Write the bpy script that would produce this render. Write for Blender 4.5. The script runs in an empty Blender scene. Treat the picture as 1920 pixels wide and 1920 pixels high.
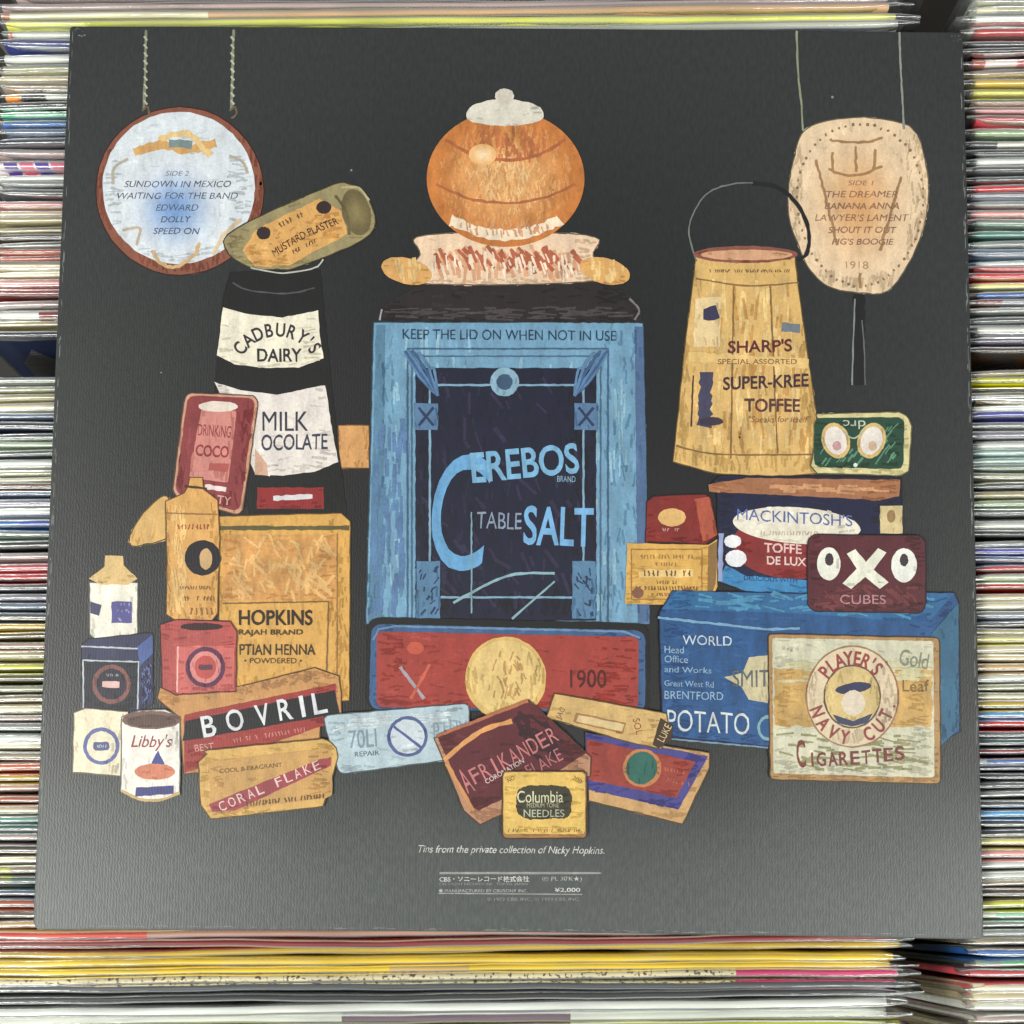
import bpy, math, random
from math import radians as RAD, pi, sin, cos
from mathutils import Vector, Matrix, Euler
from mathutils.geometry import tessellate_polygon
rnd = random.Random(7)

# ------------------------------------------------------------------ camera, light
scene = bpy.context.scene
COL = scene.collection
CAM_LOC = Vector((0.0015, -0.0431, 0.3622))
CAM_ROT = Euler((0.07647, 0.00289, 0.00888), 'XYZ')
FPX = 2000.0
cd = bpy.data.cameras.new('camera'); cam = bpy.data.objects.new('camera', cd); COL.objects.link(cam)
cam.location = CAM_LOC; cam.rotation_euler = CAM_ROT
cd.lens = FPX / 1920 * 36; cd.sensor_width = 36; cd.clip_start = 0.01; cd.clip_end = 50
cd.dof.use_dof = False
scene.camera = cam
w = bpy.data.worlds.new('World'); scene.world = w; w.use_nodes = True
bg = w.node_tree.nodes['Background']; bg.inputs[0].default_value = (0.93, 0.97, 1.0, 1); bg.inputs[1].default_value = 0.33
def lamp(name, loc, target, sx, sy, power, col):
    l = bpy.data.lights.new(name, 'AREA'); l.shape = 'RECTANGLE'; l.size = sx; l.size_y = sy
    l.energy = power; l.color = col
    o = bpy.data.objects.new(name, l); COL.objects.link(o); o.location = loc
    o.rotation_euler = (Vector(target) - Vector(loc)).to_track_quat('-Z', 'Y').to_euler()
    return o
# two ceiling fittings, one each side of whoever holds the camera
lamp('ceiling_lamp', (-1.28, -0.76, 1.5), (0, -.1, 0), 1.6, 0.5, 50, (1.0, 0.98, 0.92))
lamp('ceiling_lamp', (1.12, -0.95, 1.5), (0, -.1, 0), 1.5, 0.4, 31, (1.0, 0.98, 0.93))
scene.render.engine = 'CYCLES'
scene.view_settings.view_transform = 'Standard'; scene.view_settings.look = 'None'
scene.view_settings.exposure = 0.0; scene.view_settings.gamma = 1
scene.cycles.transparent_max_bounces = 24
scene.cycles.max_bounces = 8
scene.cycles.use_denoising = True
scene.render.resolution_x = 1024; scene.render.resolution_y = 1024

# ------------------------------------------------------------------ helpers
RM = CAM_ROT.to_matrix()
def pt(x, y, z=0.0):
    """where the ray through photo pixel (x, y) meets the level at height z"""
    d = RM @ Vector((x - 960, 960 - y, -FPX))
    k = (z - CAM_LOC.z) / d.z
    return CAM_LOC + d * k
def lin(c):
    c /= 255.0
    return c / 12.92 if c <= 0.04045 else ((c + 0.055) / 1.055) ** 2.4
def L3(c): return tuple(lin(v) for v in c)
def link(name, me, parent=None, mat=None, **props):
    o = bpy.data.objects.new(name, me); COL.objects.link(o)
    if mat is not None and me is not None: me.materials.append(mat)
    if parent is not None: o.parent = parent
    for k, v in props.items(): o[k] = v
    return o
def mesh(name, vs, fs, smooth=False):
    me = bpy.data.meshes.new(name); me.from_pydata([tuple(v) for v in vs], [], fs)
    if smooth:
        for p in me.polygons: p.use_smooth = True
    me.update(); return me
def nodes(m):
    m.use_nodes = True; nt = m.node_tree
    return nt, nt.nodes, nt.links, nt.nodes['Principled BSDF']

# ------------------------------------------------------------------ materials
def board_mat():
    m = bpy.data.materials.new('charcoal_board'); nt, n, l, b = nodes(m)
    tc = n.new('ShaderNodeTexCoord')
    mp = n.new('ShaderNodeMapping'); mp.inputs['Scale'].default_value = (1, .35, 1); l.new(tc.outputs['Object'], mp.inputs[0])
    n1 = n.new('ShaderNodeTexNoise'); n1.inputs['Scale'].default_value = 900; n1.inputs['Detail'].default_value = 2; l.new(mp.outputs[0], n1.inputs[0])
    n2 = n.new('ShaderNodeTexNoise'); n2.inputs['Scale'].default_value = 14; n2.inputs['Detail'].default_value = 4; l.new(tc.outputs['Object'], n2.inputs[0])
    mx = n.new('ShaderNodeMix'); mx.data_type = 'RGBA'; l.new(n1.outputs[0], mx.inputs[0])
    mx.inputs[6].default_value = (.010, .015, .0145, 1); mx.inputs[7].default_value = (.034, .036, .035, 1)
    # printed ground: the picture fades from black behind the tins to a paler grey floor at the foot
    sp = n.new('ShaderNodeSeparateXYZ'); l.new(tc.outputs['Object'], sp.inputs[0])
    wn = n.new('ShaderNodeTexNoise'); wn.inputs['Scale'].default_value = 18; wn.inputs['Detail'].default_value = 5; l.new(tc.outputs['Object'], wn.inputs[0])
    wa = n.new('ShaderNodeMath'); wa.operation = 'MULTIPLY_ADD'; wa.inputs[1].default_value = .045; l.new(wn.outputs[0], wa.inputs[0]); l.new(sp.outputs['Y'], wa.inputs[2])
    fl = n.new('ShaderNodeMapRange'); fl.interpolation_type = 'SMOOTHSTEP'; l.new(wa.outputs[0], fl.inputs[0]); fl.inputs[1].default_value = -.058; fl.inputs[2].default_value = -.122; fl.inputs[3].default_value = 0; fl.inputs[4].default_value = 1
    el = n.new('ShaderNodeMapping'); el.inputs['Location'].default_value = (0, .02, 0); el.inputs['Scale'].default_value = (1, .95, 1); l.new(tc.outputs['Object'], el.inputs[0])
    eL = n.new('ShaderNodeVectorMath'); eL.operation = 'LENGTH'; l.new(el.outputs[0], eL.inputs[0])
    em = n.new('ShaderNodeMapRange'); em.interpolation_type = 'SMOOTHSTEP'; l.new(eL.outputs['Value'], em.inputs[0]); em.inputs[1].default_value = .06; em.inputs[2].default_value = .19; em.inputs[3].default_value = .22; em.inputs[4].default_value = .9
    gm = n.new('ShaderNodeMath'); gm.operation = 'MULTIPLY_ADD'; l.new(fl.outputs[0], gm.inputs[0]); gm.inputs[1].default_value = 1.7; l.new(em.outputs[0], gm.inputs[2])
    gs = n.new('ShaderNodeVectorMath'); gs.operation = 'SCALE'; l.new(mx.outputs[2], gs.inputs[0]); l.new(gm.outputs[0], gs.inputs['Scale'])
    # pinhead specks of white dust and scuffs
    v = n.new('ShaderNodeTexVoronoi'); v.inputs['Scale'].default_value = 75; l.new(tc.outputs['Object'], v.inputs[0])
    lt = n.new('ShaderNodeMath'); lt.operation = 'LESS_THAN'; lt.inputs[1].default_value = .035; l.new(v.outputs['Distance'], lt.inputs[0])
    n3 = n.new('ShaderNodeTexNoise'); n3.inputs['Scale'].default_value = 30; l.new(tc.outputs['Object'], n3.inputs[0])
    gt = n.new('ShaderNodeMath'); gt.operation = 'GREATER_THAN'; gt.inputs[1].default_value = .60; l.new(n3.outputs[0], gt.inputs[0])
    mu = n.new('ShaderNodeMath'); mu.operation = 'MULTIPLY'; l.new(lt.outputs[0], mu.inputs[0]); l.new(gt.outputs[0], mu.inputs[1])
    mu2 = n.new('ShaderNodeMath'); mu2.operation = 'MULTIPLY'; mu2.inputs[1].default_value = .35; l.new(mu.outputs[0], mu2.inputs[0])
    mx2 = n.new('ShaderNodeMix'); mx2.data_type = 'RGBA'; l.new(mu2.outputs[0], mx2.inputs[0]); l.new(gs.outputs[0], mx2.inputs[6]); mx2.inputs[7].default_value = (.5, .52, .5, 1)
    l.new(mx2.outputs[2], b.inputs['Base Color'])
    mr = n.new('ShaderNodeMapRange'); l.new(n2.outputs[0], mr.inputs[0]); mr.inputs[3].default_value = .38; mr.inputs[4].default_value = .47
    l.new(mr.outputs[0], b.inputs['Roughness'])
    # woven emboss: fine vertical ribs plus grain; and the faint ring the disc inside has worn
    wv = n.new('ShaderNodeTexWave'); wv.inputs['Scale'].default_value = 320; wv.inputs['Distortion'].default_value = 6; wv.inputs['Detail'].default_value = 3; wv.inputs['Detail Scale'].default_value = 2; l.new(tc.outputs['Object'], wv.inputs[0])
    ad = n.new('ShaderNodeMath'); ad.operation = 'ADD'; l.new(wv.outputs['Fac'], ad.inputs[0]); l.new(n1.outputs[0], ad.inputs[1])
    bp = n.new('ShaderNodeBump'); bp.inputs['Strength'].default_value = .22; bp.inputs['Distance'].default_value = .00009; l.new(ad.outputs[0], bp.inputs['Height'])
    ln = n.new('ShaderNodeVectorMath'); ln.operation = 'LENGTH'; l.new(tc.outputs['Object'], ln.inputs[0])
    rr = n.new('ShaderNodeMapRange'); rr.interpolation_type = 'SMOOTHSTEP'; l.new(ln.outputs['Value'], rr.inputs[0])
    rr.inputs[1].default_value = .1470; rr.inputs[2].default_value = .1530; rr.inputs[3].default_value = 1; rr.inputs[4].default_value = 0
    b2 = n.new('ShaderNodeBump'); b2.inputs['Strength'].default_value = .06; b2.inputs['Distance'].default_value = .0004; l.new(rr.outputs[0], b2.inputs['Height']); l.new(bp.outputs[0], b2.inputs['Normal'])
    l.new(b2.outputs[0], b.inputs['Normal'])
    b.inputs['Specular IOR Level'].default_value = .62
    return m
BOARD = board_mat()
INKS = {}
def ink(c, var=.16, attr=False):
    key = (tuple(c), var, attr)
    if key in INKS: return INKS[key]
    m = bpy.data.materials.new('printed_ink'); nt, n, l, b = nodes(m)
    tc = n.new('ShaderNodeTexCoord')
    mp = n.new('ShaderNodeMapping'); mp.inputs['Scale'].default_value = (1, .4, 1); mp.inputs['Rotation'].default_value = (0, 0, .35); l.new(tc.outputs['Object'], mp.inputs[0])
    n1 = n.new('ShaderNodeTexNoise'); n1.inputs['Scale'].default_value = 210; n1.inputs['Detail'].default_value = 5; n1.inputs['Roughness'].default_value = .65; l.new(mp.outputs[0], n1.inputs[0])
    mr = n.new('ShaderNodeMapRange'); l.new(n1.outputs[0], mr.inputs[0]); mr.inputs[1].default_value = .3; mr.inputs[2].default_value = .7
    mr.inputs[3].default_value = 1 - var * 1.5; mr.inputs[4].default_value = 1 + var * .7
    n4 = n.new('ShaderNodeTexNoise'); n4.inputs['Scale'].default_value = 1100; n4.inputs['Detail'].default_value = 1; l.new(tc.outputs['Object'], n4.inputs[0])
    m4 = n.new('ShaderNodeMapRange'); l.new(n4.outputs[0], m4.inputs[0]); m4.inputs[3].default_value = .82; m4.inputs[4].default_value = 1.18
    mm = n.new('ShaderNodeMath'); mm.operation = 'MULTIPLY'; l.new(mr.outputs[0], mm.inputs[0]); l.new(m4.outputs[0], mm.inputs[1])
    sc = n.new('ShaderNodeVectorMath'); sc.operation = 'SCALE'; l.new(mm.outputs[0], sc.inputs['Scale'])
    if attr:
        a = n.new('ShaderNodeAttribute'); a.attribute_name = 'ink'; l.new(a.outputs['Color'], sc.inputs[0])
    else:
        r = L3(c); g_ = sum(r) / 3; sc.inputs[0].default_value = tuple(max(.006, (g_ + (v - g_) * .93) * .90 - .013) for v in r)
    l.new(sc.outputs[0], b.inputs['Base Color'])
    b.inputs['Roughness'].default_value = .46
    wv = n.new('ShaderNodeTexWave'); wv.inputs['Scale'].default_value = 320; wv.inputs['Distortion'].default_value = 6; l.new(tc.outputs['Object'], wv.inputs[0])
    bp = n.new('ShaderNodeBump'); bp.inputs['Strength'].default_value = .12; bp.inputs['Distance'].default_value = .00008; l.new(wv.outputs['Fac'], bp.inputs['Height']); l.new(bp.outputs[0], b.inputs['Normal'])
    INKS[key] = m; return m

def bag_mat():
    m = bpy.data.materials.new('clear_plastic'); m.use_nodes = True; nt = m.node_tree; n = nt.nodes; l = nt.links; n.clear()
    out = n.new('ShaderNodeOutputMaterial'); tr = n.new('ShaderNodeBsdfTransparent'); tr.inputs[0].default_value = (.93, .94, .93, 1)
    gl = n.new('ShaderNodeBsdfGlossy'); gl.inputs['Roughness'].default_value = .11; gl.inputs[0].default_value = (.95, .97, .97, 1)
    df = n.new('ShaderNodeBsdfDiffuse'); df.inputs[0].default_value = (.7, .7, .68, 1)
    lw = n.new('ShaderNodeFresnel'); lw.inputs[0].default_value = 1.5
    mr = n.new('ShaderNodeMath'); mr.operation = 'MULTIPLY_ADD'; mr.inputs[1].default_value = 1.15; mr.inputs[2].default_value = .015; l.new(lw.outputs[0], mr.inputs[0])
    mi = n.new('ShaderNodeMath'); mi.operation = 'MINIMUM'; mi.inputs[1].default_value = .85; l.new(mr.outputs[0], mi.inputs[0])
    tc = n.new('ShaderNodeTexCoord'); mp = n.new('ShaderNodeMapping'); mp.inputs['Scale'].default_value = (.35, 1, 1); l.new(tc.outputs['Object'], mp.inputs[0])
    no = n.new('ShaderNodeTexNoise'); no.inputs['Scale'].default_value = 240; no.inputs['Detail'].default_value = 3; l.new(mp.outputs[0], no.inputs[0])
    bp = n.new('ShaderNodeBump'); bp.inputs['Strength'].default_value = .5; bp.inputs['Distance'].default_value = .0006; l.new(no.outputs[0], bp.inputs['Height']); l.new(bp.outputs[0], gl.inputs['Normal'])
    ms = n.new('ShaderNodeMixShader'); l.new(mi.outputs[0], ms.inputs[0]); l.new(tr.outputs[0], ms.inputs[1]); l.new(gl.outputs[0], ms.inputs[2])
    m2 = n.new('ShaderNodeMixShader'); m2.inputs[0].default_value = .035; l.new(ms.outputs[0], m2.inputs[1]); l.new(df.outputs[0], m2.inputs[2])
    l.new(m2.outputs[0], out.inputs[0]); return m
BAG = bag_mat()
COVERS = {}
def cover_mat(c, kind='plain'):
    key = (c, kind)
    if key in COVERS: return COVERS[key]
    m = bpy.data.materials.new('record_cover_card'); nt, n, l, b = nodes(m)
    tc = n.new('ShaderNodeTexCoord')
    r = L3(c); g0 = sum(r) / 3; r = tuple(max(.008, g0 + (v - g0) * 1.35) * (.92 if g0 > .1 else .8) for v in r)
    mp = n.new('ShaderNodeMapping'); mp.inputs['Scale'].default_value = (.12, 1, 1); l.new(tc.outputs['Object'], mp.inputs[0])
    n1 = n.new('ShaderNodeTexNoise'); n1.inputs['Scale'].default_value = 300; n1.inputs['Detail'].default_value = 4; l.new(mp.outputs[0], n1.inputs[0])
    oi = n.new('ShaderNodeObjectInfo')
    # printed patches of a slightly different tone along the edge
    ad = n.new('ShaderNodeVectorMath'); ad.operation = 'ADD'; cb = n.new('ShaderNodeCombineXYZ'); l.new(oi.outputs['Random'], cb.inputs[1])
    mp2 = n.new('ShaderNodeMapping'); mp2.inputs['Scale'].default_value = (1, 0, 0); l.new(tc.outputs['Object'], mp2.inputs[0])
    ms = n.new('ShaderNodeVectorMath'); ms.operation = 'SCALE'; ms.inputs['Scale'].default_value = 5; l.new(cb.outputs[0], ms.inputs[0])
    l.new(mp2.outputs[0], ad.inputs[0]); l.new(ms.outputs[0], ad.inputs[1])
    n2 = n.new('ShaderNodeTexNoise'); n2.inputs['Scale'].default_value = 22; n2.inputs['Detail'].default_value = 3; l.new(ad.outputs[0], n2.inputs[0])
    mr = n.new('ShaderNodeMapRange'); l.new(n1.outputs[0], mr.inputs[0]); mr.inputs[1].default_value = .3; mr.inputs[2].default_value = .7; mr.inputs[3].default_value = .78; mr.inputs[4].default_value = 1.15
    sc = n.new('ShaderNodeVectorMath'); sc.operation = 'SCALE'; sc.inputs[0].default_value = r; l.new(mr.outputs[0], sc.inputs['Scale'])
    mx = n.new('ShaderNodeMix'); mx.data_type = 'RGBA'
    rmp = n.new('ShaderNodeMapRange'); l.new(n2.outputs[0], rmp.inputs[0]); rmp.inputs[1].default_value = .5; rmp.inputs[2].default_value = .56; rmp.inputs[4].default_value = .35
    l.new(rmp.outputs[0], mx.inputs[0]); l.new(sc.outputs[0], mx.inputs[6])
    g = sum(r) / 3; mx.inputs[7].default_value = (.6 * r[0] + .4 * g, .6 * r[1] + .4 * g, .6 * r[2] + .35 * g, 1)
    last = mx.outputs[2]
    if kind == 'speckled':
        v = n.new('ShaderNodeTexNoise'); v.inputs['Scale'].default_value = 750; v.inputs['Detail'].default_value = 2; l.new(tc.outputs['Object'], v.inputs[0])
        g2 = n.new('ShaderNodeMapRange'); g2.inputs[1].default_value = .56; g2.inputs[2].default_value = .6; l.new(v.outputs[0], g2.inputs[0])
        m3 = n.new('ShaderNodeMix'); m3.data_type = 'RGBA'; l.new(g2.outputs[0], m3.inputs[0]); l.new(last, m3.inputs[6]); m3.inputs[7].default_value = (.09, .055, .025, 1); last = m3.outputs[2]
    l.new(last, b.inputs['Base Color']); b.inputs['Roughness'].default_value = .38
    COVERS[key] = m; return m
def plain(name, c, rough=.6):
    m = bpy.data.materials.new(name); nt, n, l, b = nodes(m)
    tc = n.new('ShaderNodeTexCoord'); n1 = n.new('ShaderNodeTexNoise'); n1.inputs['Scale'].default_value = 60; n1.inputs['Detail'].default_value = 5; l.new(tc.outputs['Object'], n1.inputs[0])
    mr = n.new('ShaderNodeMapRange'); l.new(n1.outputs[0], mr.inputs[0]); mr.inputs[3].default_value = .6; mr.inputs[4].default_value = 1.4
    sc = n.new('ShaderNodeVectorMath'); sc.operation = 'SCALE'; sc.inputs[0].default_value = c; l.new(mr.outputs[0], sc.inputs['Scale']); l.new(sc.outputs[0], b.inputs['Base Color'])
    b.inputs['Roughness'].default_value = rough; return m

# ------------------------------------------------------------------ the bins (setting)
DARK = plain('dark_stained_wood', (.02, .017, .012), .6)
def box(name, x0, x1, y0, y1, z0, z1, mat, rot=None, **pr):
    vs = [(x, y, z) for x in (x0, x1) for y in (y0, y1) for z in (z0, z1)]
    fs = [(0, 1, 3, 2), (4, 6, 7, 5), (0, 4, 5, 1), (2, 3, 7, 6), (0, 2, 6, 4), (1, 5, 7, 3)]
    return link(name, mesh(name, vs, fs), None, mat, **pr)
ZT = -.0065
box('bin_floor', -.62, .62, -.62, .42, -.355, -.345, DARK, kind='structure')
box('bin_wall', -.62, .62, .42, .43, -.345, -.06, DARK, kind='structure')

# ------------------------------------------------------------------ record covers standing in the bins
PAL = dict(
 cream=(226,220,196), white=(228,230,226), offwhite=(212,214,206), yellowlime=(222,224,138), navy=(62,68,120), olivegrey=(160,160,134), taupe=(150,138,118),
 grey=(146,150,146), black=(28,30,30), mint=(150,192,168), blue=(70,108,168), slate=(96,112,134), deepnavy=(26,34,54), mauve=(176,160,158), striped=(232,222,226),
 darkgrey=(78,82,84), dustypink=(196,146,146), khaki=(170,160,124), brown=(112,78,52), darkbrown=(64,48,36), salmon=(204,110,92), beige=(204,192,166),
 pink=(222,162,158), maroon=(124,52,48), redbrown=(158,84,62), sage=(150,170,138), greyviolet=(128,124,138), rose=(186,92,98), crimson=(168,40,62), darkred=(132,44,46),
 ochre=(196,160,84), gold=(208,176,96), lime=(204,204,96), darkolive=(98,92,40), pinktaupe=(186,156,142), mustard=(186,160,70), teal=(88,136,126), darkteal=(48,84,80),
 tan=(190,160,116), coral=(206,84,72), yellow=(230,200,70), speckled=(218,208,176), magenta=(186,74,112), greygreen=(128,142,130), indigo=(84,86,158), steel=(150,154,162),
 lightblue=(112,160,204), palegreen=(190,206,176), brick=(160,62,44), lavender=(196,190,208), red=(196,60,62), violet=(96,88,108), paleyellow=(222,216,150), yellowgreen=(202,198,90), aqua=(182,206,200))
WORDS = dict(offwhite='off-white', yellowlime='pale lime yellow', olivegrey='olive grey', deepnavy='very dark navy', striped='purple and pink striped', darkgrey='dark grey',
 dustypink='dusty pink', darkbrown='dark brown', redbrown='red-brown', greyviolet='greyish violet', darkred='dark red', darkolive='dark olive', pinktaupe='pinkish taupe', darkteal='dark teal',
 speckled='brown-speckled cream', greygreen='grey-green', lightblue='light blue', palegreen='pale green', paleyellow='pale yellow', yellowgreen='yellow-green', aqua='pale aqua')
# rows as seen in the photograph, far to near: photo row of each top edge, and its colour
LEFT_FAR = [(-32,'grey'),(-14,'mauve'),(6,'mauve'),(22,'cream'),(38,'yellowlime'),(58,'offwhite'),(75,'navy'),(98,'white'),(121,'olivegrey'),(139,'beige'),(156,'taupe'),(174,'grey'),
 (192,'black'),(208,'mint'),(224,'blue'),(242,'slate'),(258,'deepnavy'),(280,'mauve'),(299,'striped'),(325,'white'),(341,'grey'),(356,'darkgrey'),(376,'dustypink'),(392,'beige'),
 (406,'khaki'),(427,'khaki'),(440,'darkbrown'),(453,'grey'),(468,'redbrown'),(481,'salmon'),(493,'beige'),(509,'cream'),(524,'pink'),(542,'maroon'),(562,'mauve'),(580,'white'),(602,'khaki'),(620,'deepnavy')]
LEFT_NEAR = [(708,'grey'),(724,'olivegrey'),(739,'khaki'),(755,'cream'),(775,'slate'),(790,'deepnavy'),(809,'darkgrey'),(829,'palegreen'),(845,'darkgrey'),(861,'white'),(879,'olivegrey'),(896,'cream'),
 (906,'brown'),(919,'slate'),(935,'greyviolet'),(952,'white'),(973,'blue'),(996,'greygreen'),(1014,'black'),(1038,'mauve'),(1056,'rose'),(1077,'crimson'),(1096,'darkgrey'),(1113,'greyviolet'),
 (1131,'slate'),(1149,'darkgrey'),(1169,'gold'),(1187,'darkolive'),(1205,'pinktaupe'),(1220,'khaki'),(1245,'lime'),(1266,'darkolive'),(1286,'olivegrey'),(1303,'taupe'),(1321,'cream'),(1342,'mauve'),
 (1357,'grey'),(1375,'white'),(1394,'cream'),(1412,'taupe'),(1431,'salmon'),(1453,'mustard'),(1471,'pinktaupe'),(1492,'redbrown'),(1510,'beige'),(1531,'teal'),(1547,'darkteal'),(1566,'mauve'),
 (1584,'darkbrown'),(1606,'cream'),(1625,'taupe'),(1645,'darkteal'),(1668,'slate'),(1686,'redbrown'),(1706,'darkbrown'),(1728,'tan'),(1747,'coral'),(1766,'darkred'),(1785,'mustard'),(1802,'yellow'),
 (1819,'yellow'),(1833,'speckled'),(1851,'darkgrey'),(1870,'black'),(1888,'white'),(1911,'offwhite'),(1930,'yellowgreen'),(1950,'grey')]
RIGHT_FAR = [(-8,'grey'),(8,'cream'),(28,'white'),(48,'crimson'),(74,'darkgrey'),(90,'black'),(106,'pink'),(130,'taupe'),(148,'gold'),(170,'yellowgreen'),(187,'taupe'),(200,'dustypink'),(219,'rose'),
 (238,'sage'),(263,'darkgrey'),(280,'black'),(294,'white'),(312,'darkgrey'),(330,'darkgrey'),(345,'red'),(365,'steel'),(377,'grey'),(393,'pink'),(412,'greygreen'),(432,'teal'),(453,'grey'),(468,'slate'),
 (487,'white'),(500,'rose'),(511,'red'),(528,'paleyellow'),(547,'blue'),(563,'maroon'),(575,'grey'),(593,'darkgrey'),(611,'offwhite'),(631,'violet'),(650,'darkbrown')]
RIGHT_NEAR = [(694,'taupe'),(708,'yellowgreen'),(724,'darkbrown'),(737,'grey'),(750,'taupe'),(758,'white'),(771,'indigo'),(793,'grey'),(806,'greyviolet'),(826,'offwhite'),(845,'aqua'),(859,'aqua'),(873,'greygreen'),
 (888,'olivegrey'),(905,'darkgrey'),(921,'khaki'),(938,'sage'),(953,'darkgrey'),(974,'offwhite'),(997,'black'),(1013,'grey'),(1027,'indigo'),(1045,'slate'),(1059,'rose'),(1078,'palegreen'),(1094,'brick'),
 (1114,'beige'),(1129,'cream'),(1148,'steel'),(1165,'darkgrey'),(1180,'khaki'),(1194,'paleyellow'),(1210,'beige'),(1228,'beige'),(1245,'tan'),(1263,'offwhite'),(1284,'olivegrey'),(1300,'cream'),
 (1314,'mustard'),(1334,'lightblue'),(1354,'red'),(1371,'darkgrey'),(1387,'darkteal'),(1404,'darkred'),(1422,'blue'),(1437,'deepnavy'),(1450,'black'),(1464,'darkgrey'),(1482,'grey'),(1500,'darkgrey'),
 (1518,'lightblue'),(1537,'black'),(1556,'black'),(1575,'paleyellow'),(1594,'pink'),(1616,'white'),(1634,'offwhite'),(1650,'taupe'),(1668,'darkbrown'),(1688,'lime'),(1711,'mint'),(1729,'grey'),
 (1745,'grey'),(1761,'taupe'),(1780,'blue'),(1801,'greygreen'),(1820,'rose'),(1842,'cream'),(1861,'beige'),(1883,'offwhite'),(1905,'mauve'),(1925,'khaki'),(1945,'taupe')]

NX = 36
def sweep(prof_fn, x0, x1, n, close_ends=True):
    """a strip of cross-sections along x; prof_fn(x, t) -> list of (y, z)"""
    vs = []; fs = []; k = None
    for i in range(n + 1):
        x = x0 + (x1 - x0) * i / n
        p = prof_fn(x, i / n); k = len(p)
        vs += [(x, y, z) for y, z in p]
    for i in range(n):
        for j in range(k - 1):
            a = i * k + j; fs.append((a, a + k, a + k + 1, a + 1))
    if close_ends:
        fs.append(tuple(range(k))); fs.append(tuple(n * k + j for j in reversed(range(k))))
    return vs, fs
H = .312
def make_record(px, py, colour, side, nxt, label, group, lean):
    key = colour; kind = 'speckled' if colour == 'speckled' else 'plain'
    a0 = pt(px, py, ZT); a1 = pt(px + 100, py - .85 + rnd.uniform(-.25, .25), ZT)
    ang = math.atan2(a1.y - a0.y, a1.x - a0.x)
    pitch = (a0 - pt(px, nxt, ZT)).length
    th = max(.0011, min(.0034, pitch * (.74 if colour in ('white', 'cream', 'offwhite', 'striped', 'beige', 'speckled', 'yellow', 'coral') else .60)))
    Wd = .3195
    if side == 'left': xr = pt(1676 + rnd.uniform(-16, 20), py, ZT).x; xl = xr - Wd
    else: xl = pt(1826 + rnd.uniform(-9, 9), py, ZT).x; xr = xl + Wd
    dz = rnd.uniform(-.0011, .0007)
    root = link('record', None, None, None, label=label, category='record', group=group)
    root.location = (xl, a0.y + (xl - a0.x) * math.tan(ang), ZT + dz); root.rotation_euler = (0, 0, ang)
    root.empty_display_size = .01
    ln = math.tan(lean); ph = rnd.uniform(0, 6); am = rnd.uniform(.0001, .00042); fr = rnd.uniform(9, 26)
    def off(x): return am * sin(fr * x + ph) + am * .35 * sin(3.1 * fr * x + 2 * ph)
    def cprof(x, t):
        e = off(x); r = th * .36
        y0 = e
        return [(y0 - ln * H, -H), (y0, -r * 1.1), (y0 - .12 * th, -r * .45), (y0 - r, 0), (y0 - th + r, 0), (y0 - th + .12 * th, -r * .45), (y0 - th, -r * 1.1), (y0 - th - ln * H, -H)]
    def place(vs): return vs
    vs, fs = sweep(cprof, 0, Wd, NX)
    cov = link('cover', mesh('cover', vs, fs, False), root, cover_mat(PAL[key], kind))
    me = cov.data
    for p in me.polygons: p.use_smooth = len(p.vertices) == 4
    # clear bag: a ridge just above the cover and a loose flap past its open side
    ga = .00022 + rnd.random() * .0002; up = rnd.uniform(.0004, .0014); fl = rnd.uniform(.004, .0105); ph2 = rnd.uniform(0, 6)
    bl, br = (-.002, Wd + fl) if side == 'left' else (-fl * .75, Wd + .002)
    def bprof(x, t):
        e = off(x); out = max(0, x - Wd, -x)
        q = min(1, out / .003)
        wv = .00028 * sin(70 * x + ph2) + .00015 * sin(190 * x + ph)
        y0 = e + ga + wv * .6; y1 = e - th - ga + wv * .6
        mid = (y0 + y1) / 2; hw = (y0 - y1) / 2 * (1 - .72 * q); y0 = mid + hw + wv * 2 * q; y1 = mid - hw + wv * 2 * q
        z = up * (1 + .25 * sin(40 * x + ph2)) - out * .10
        d = min(.09, H); 
        return [(y0 - ln * d, -d), (y0 - .0002, -.004), (y0, z - hw * .9), (mid + hw * .55, z - hw * .2), (mid, z), (mid - hw * .55, z - hw * .2), (y1, z - hw * .9), (y1 - .0002, -.004), (y1 - ln * d, -d)]
    vs, fs = sweep(bprof, bl, br, 44, False)
    bagp = link('plastic_bag', mesh('plastic_bag', vs, fs, True), root, BAG)
    return root, cov, th, Wd, off

ORD = ['', 'first', 'second', 'third', 'fourth', 'fifth', 'sixth', 'seventh', 'eighth', 'ninth', 'tenth', 'eleventh', 'twelfth', 'thirteenth', 'fourteenth', 'fifteenth', 'sixteenth', 'seventeenth', 'eighteenth', 'nineteenth', 'twentieth']
ANCH = {('left', 38): 'the lime yellow record', ('left', 174): 'the orange-patched record', ('left', 299): 'the striped record', ('left', 1747): 'the coral red record',
        ('left', 468): 'the red-brown record', ('left', 973): 'the blue record', ('left', 1077): 'the crimson record', ('left', 1245): 'the lime record', ('left', 1453): 'the mustard record', ('left', 1547): 'the dark teal record', ('left', 1833): 'the speckled record',
        ('right', 48): 'the crimson record', ('right', 170): 'the yellow-green record', ('right', 345): 'x', ('right', 528): 'the pale yellow record', ('right', 771): 'the upper indigo record', ('right', 1027): 'the lower indigo record',
        ('right', 1094): 'the brick red record', ('right', 1314): 'the mustard record', ('right', 1354): 'the red record', ('right', 1518): 'the light blue record', ('right', 1688): 'the lime record', ('right', 1820): 'the rose record', ('right', 1180): 'the lower khaki record'}
ANCH[('right', 345)] = 'the upper red record'
RECS = {}
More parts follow.
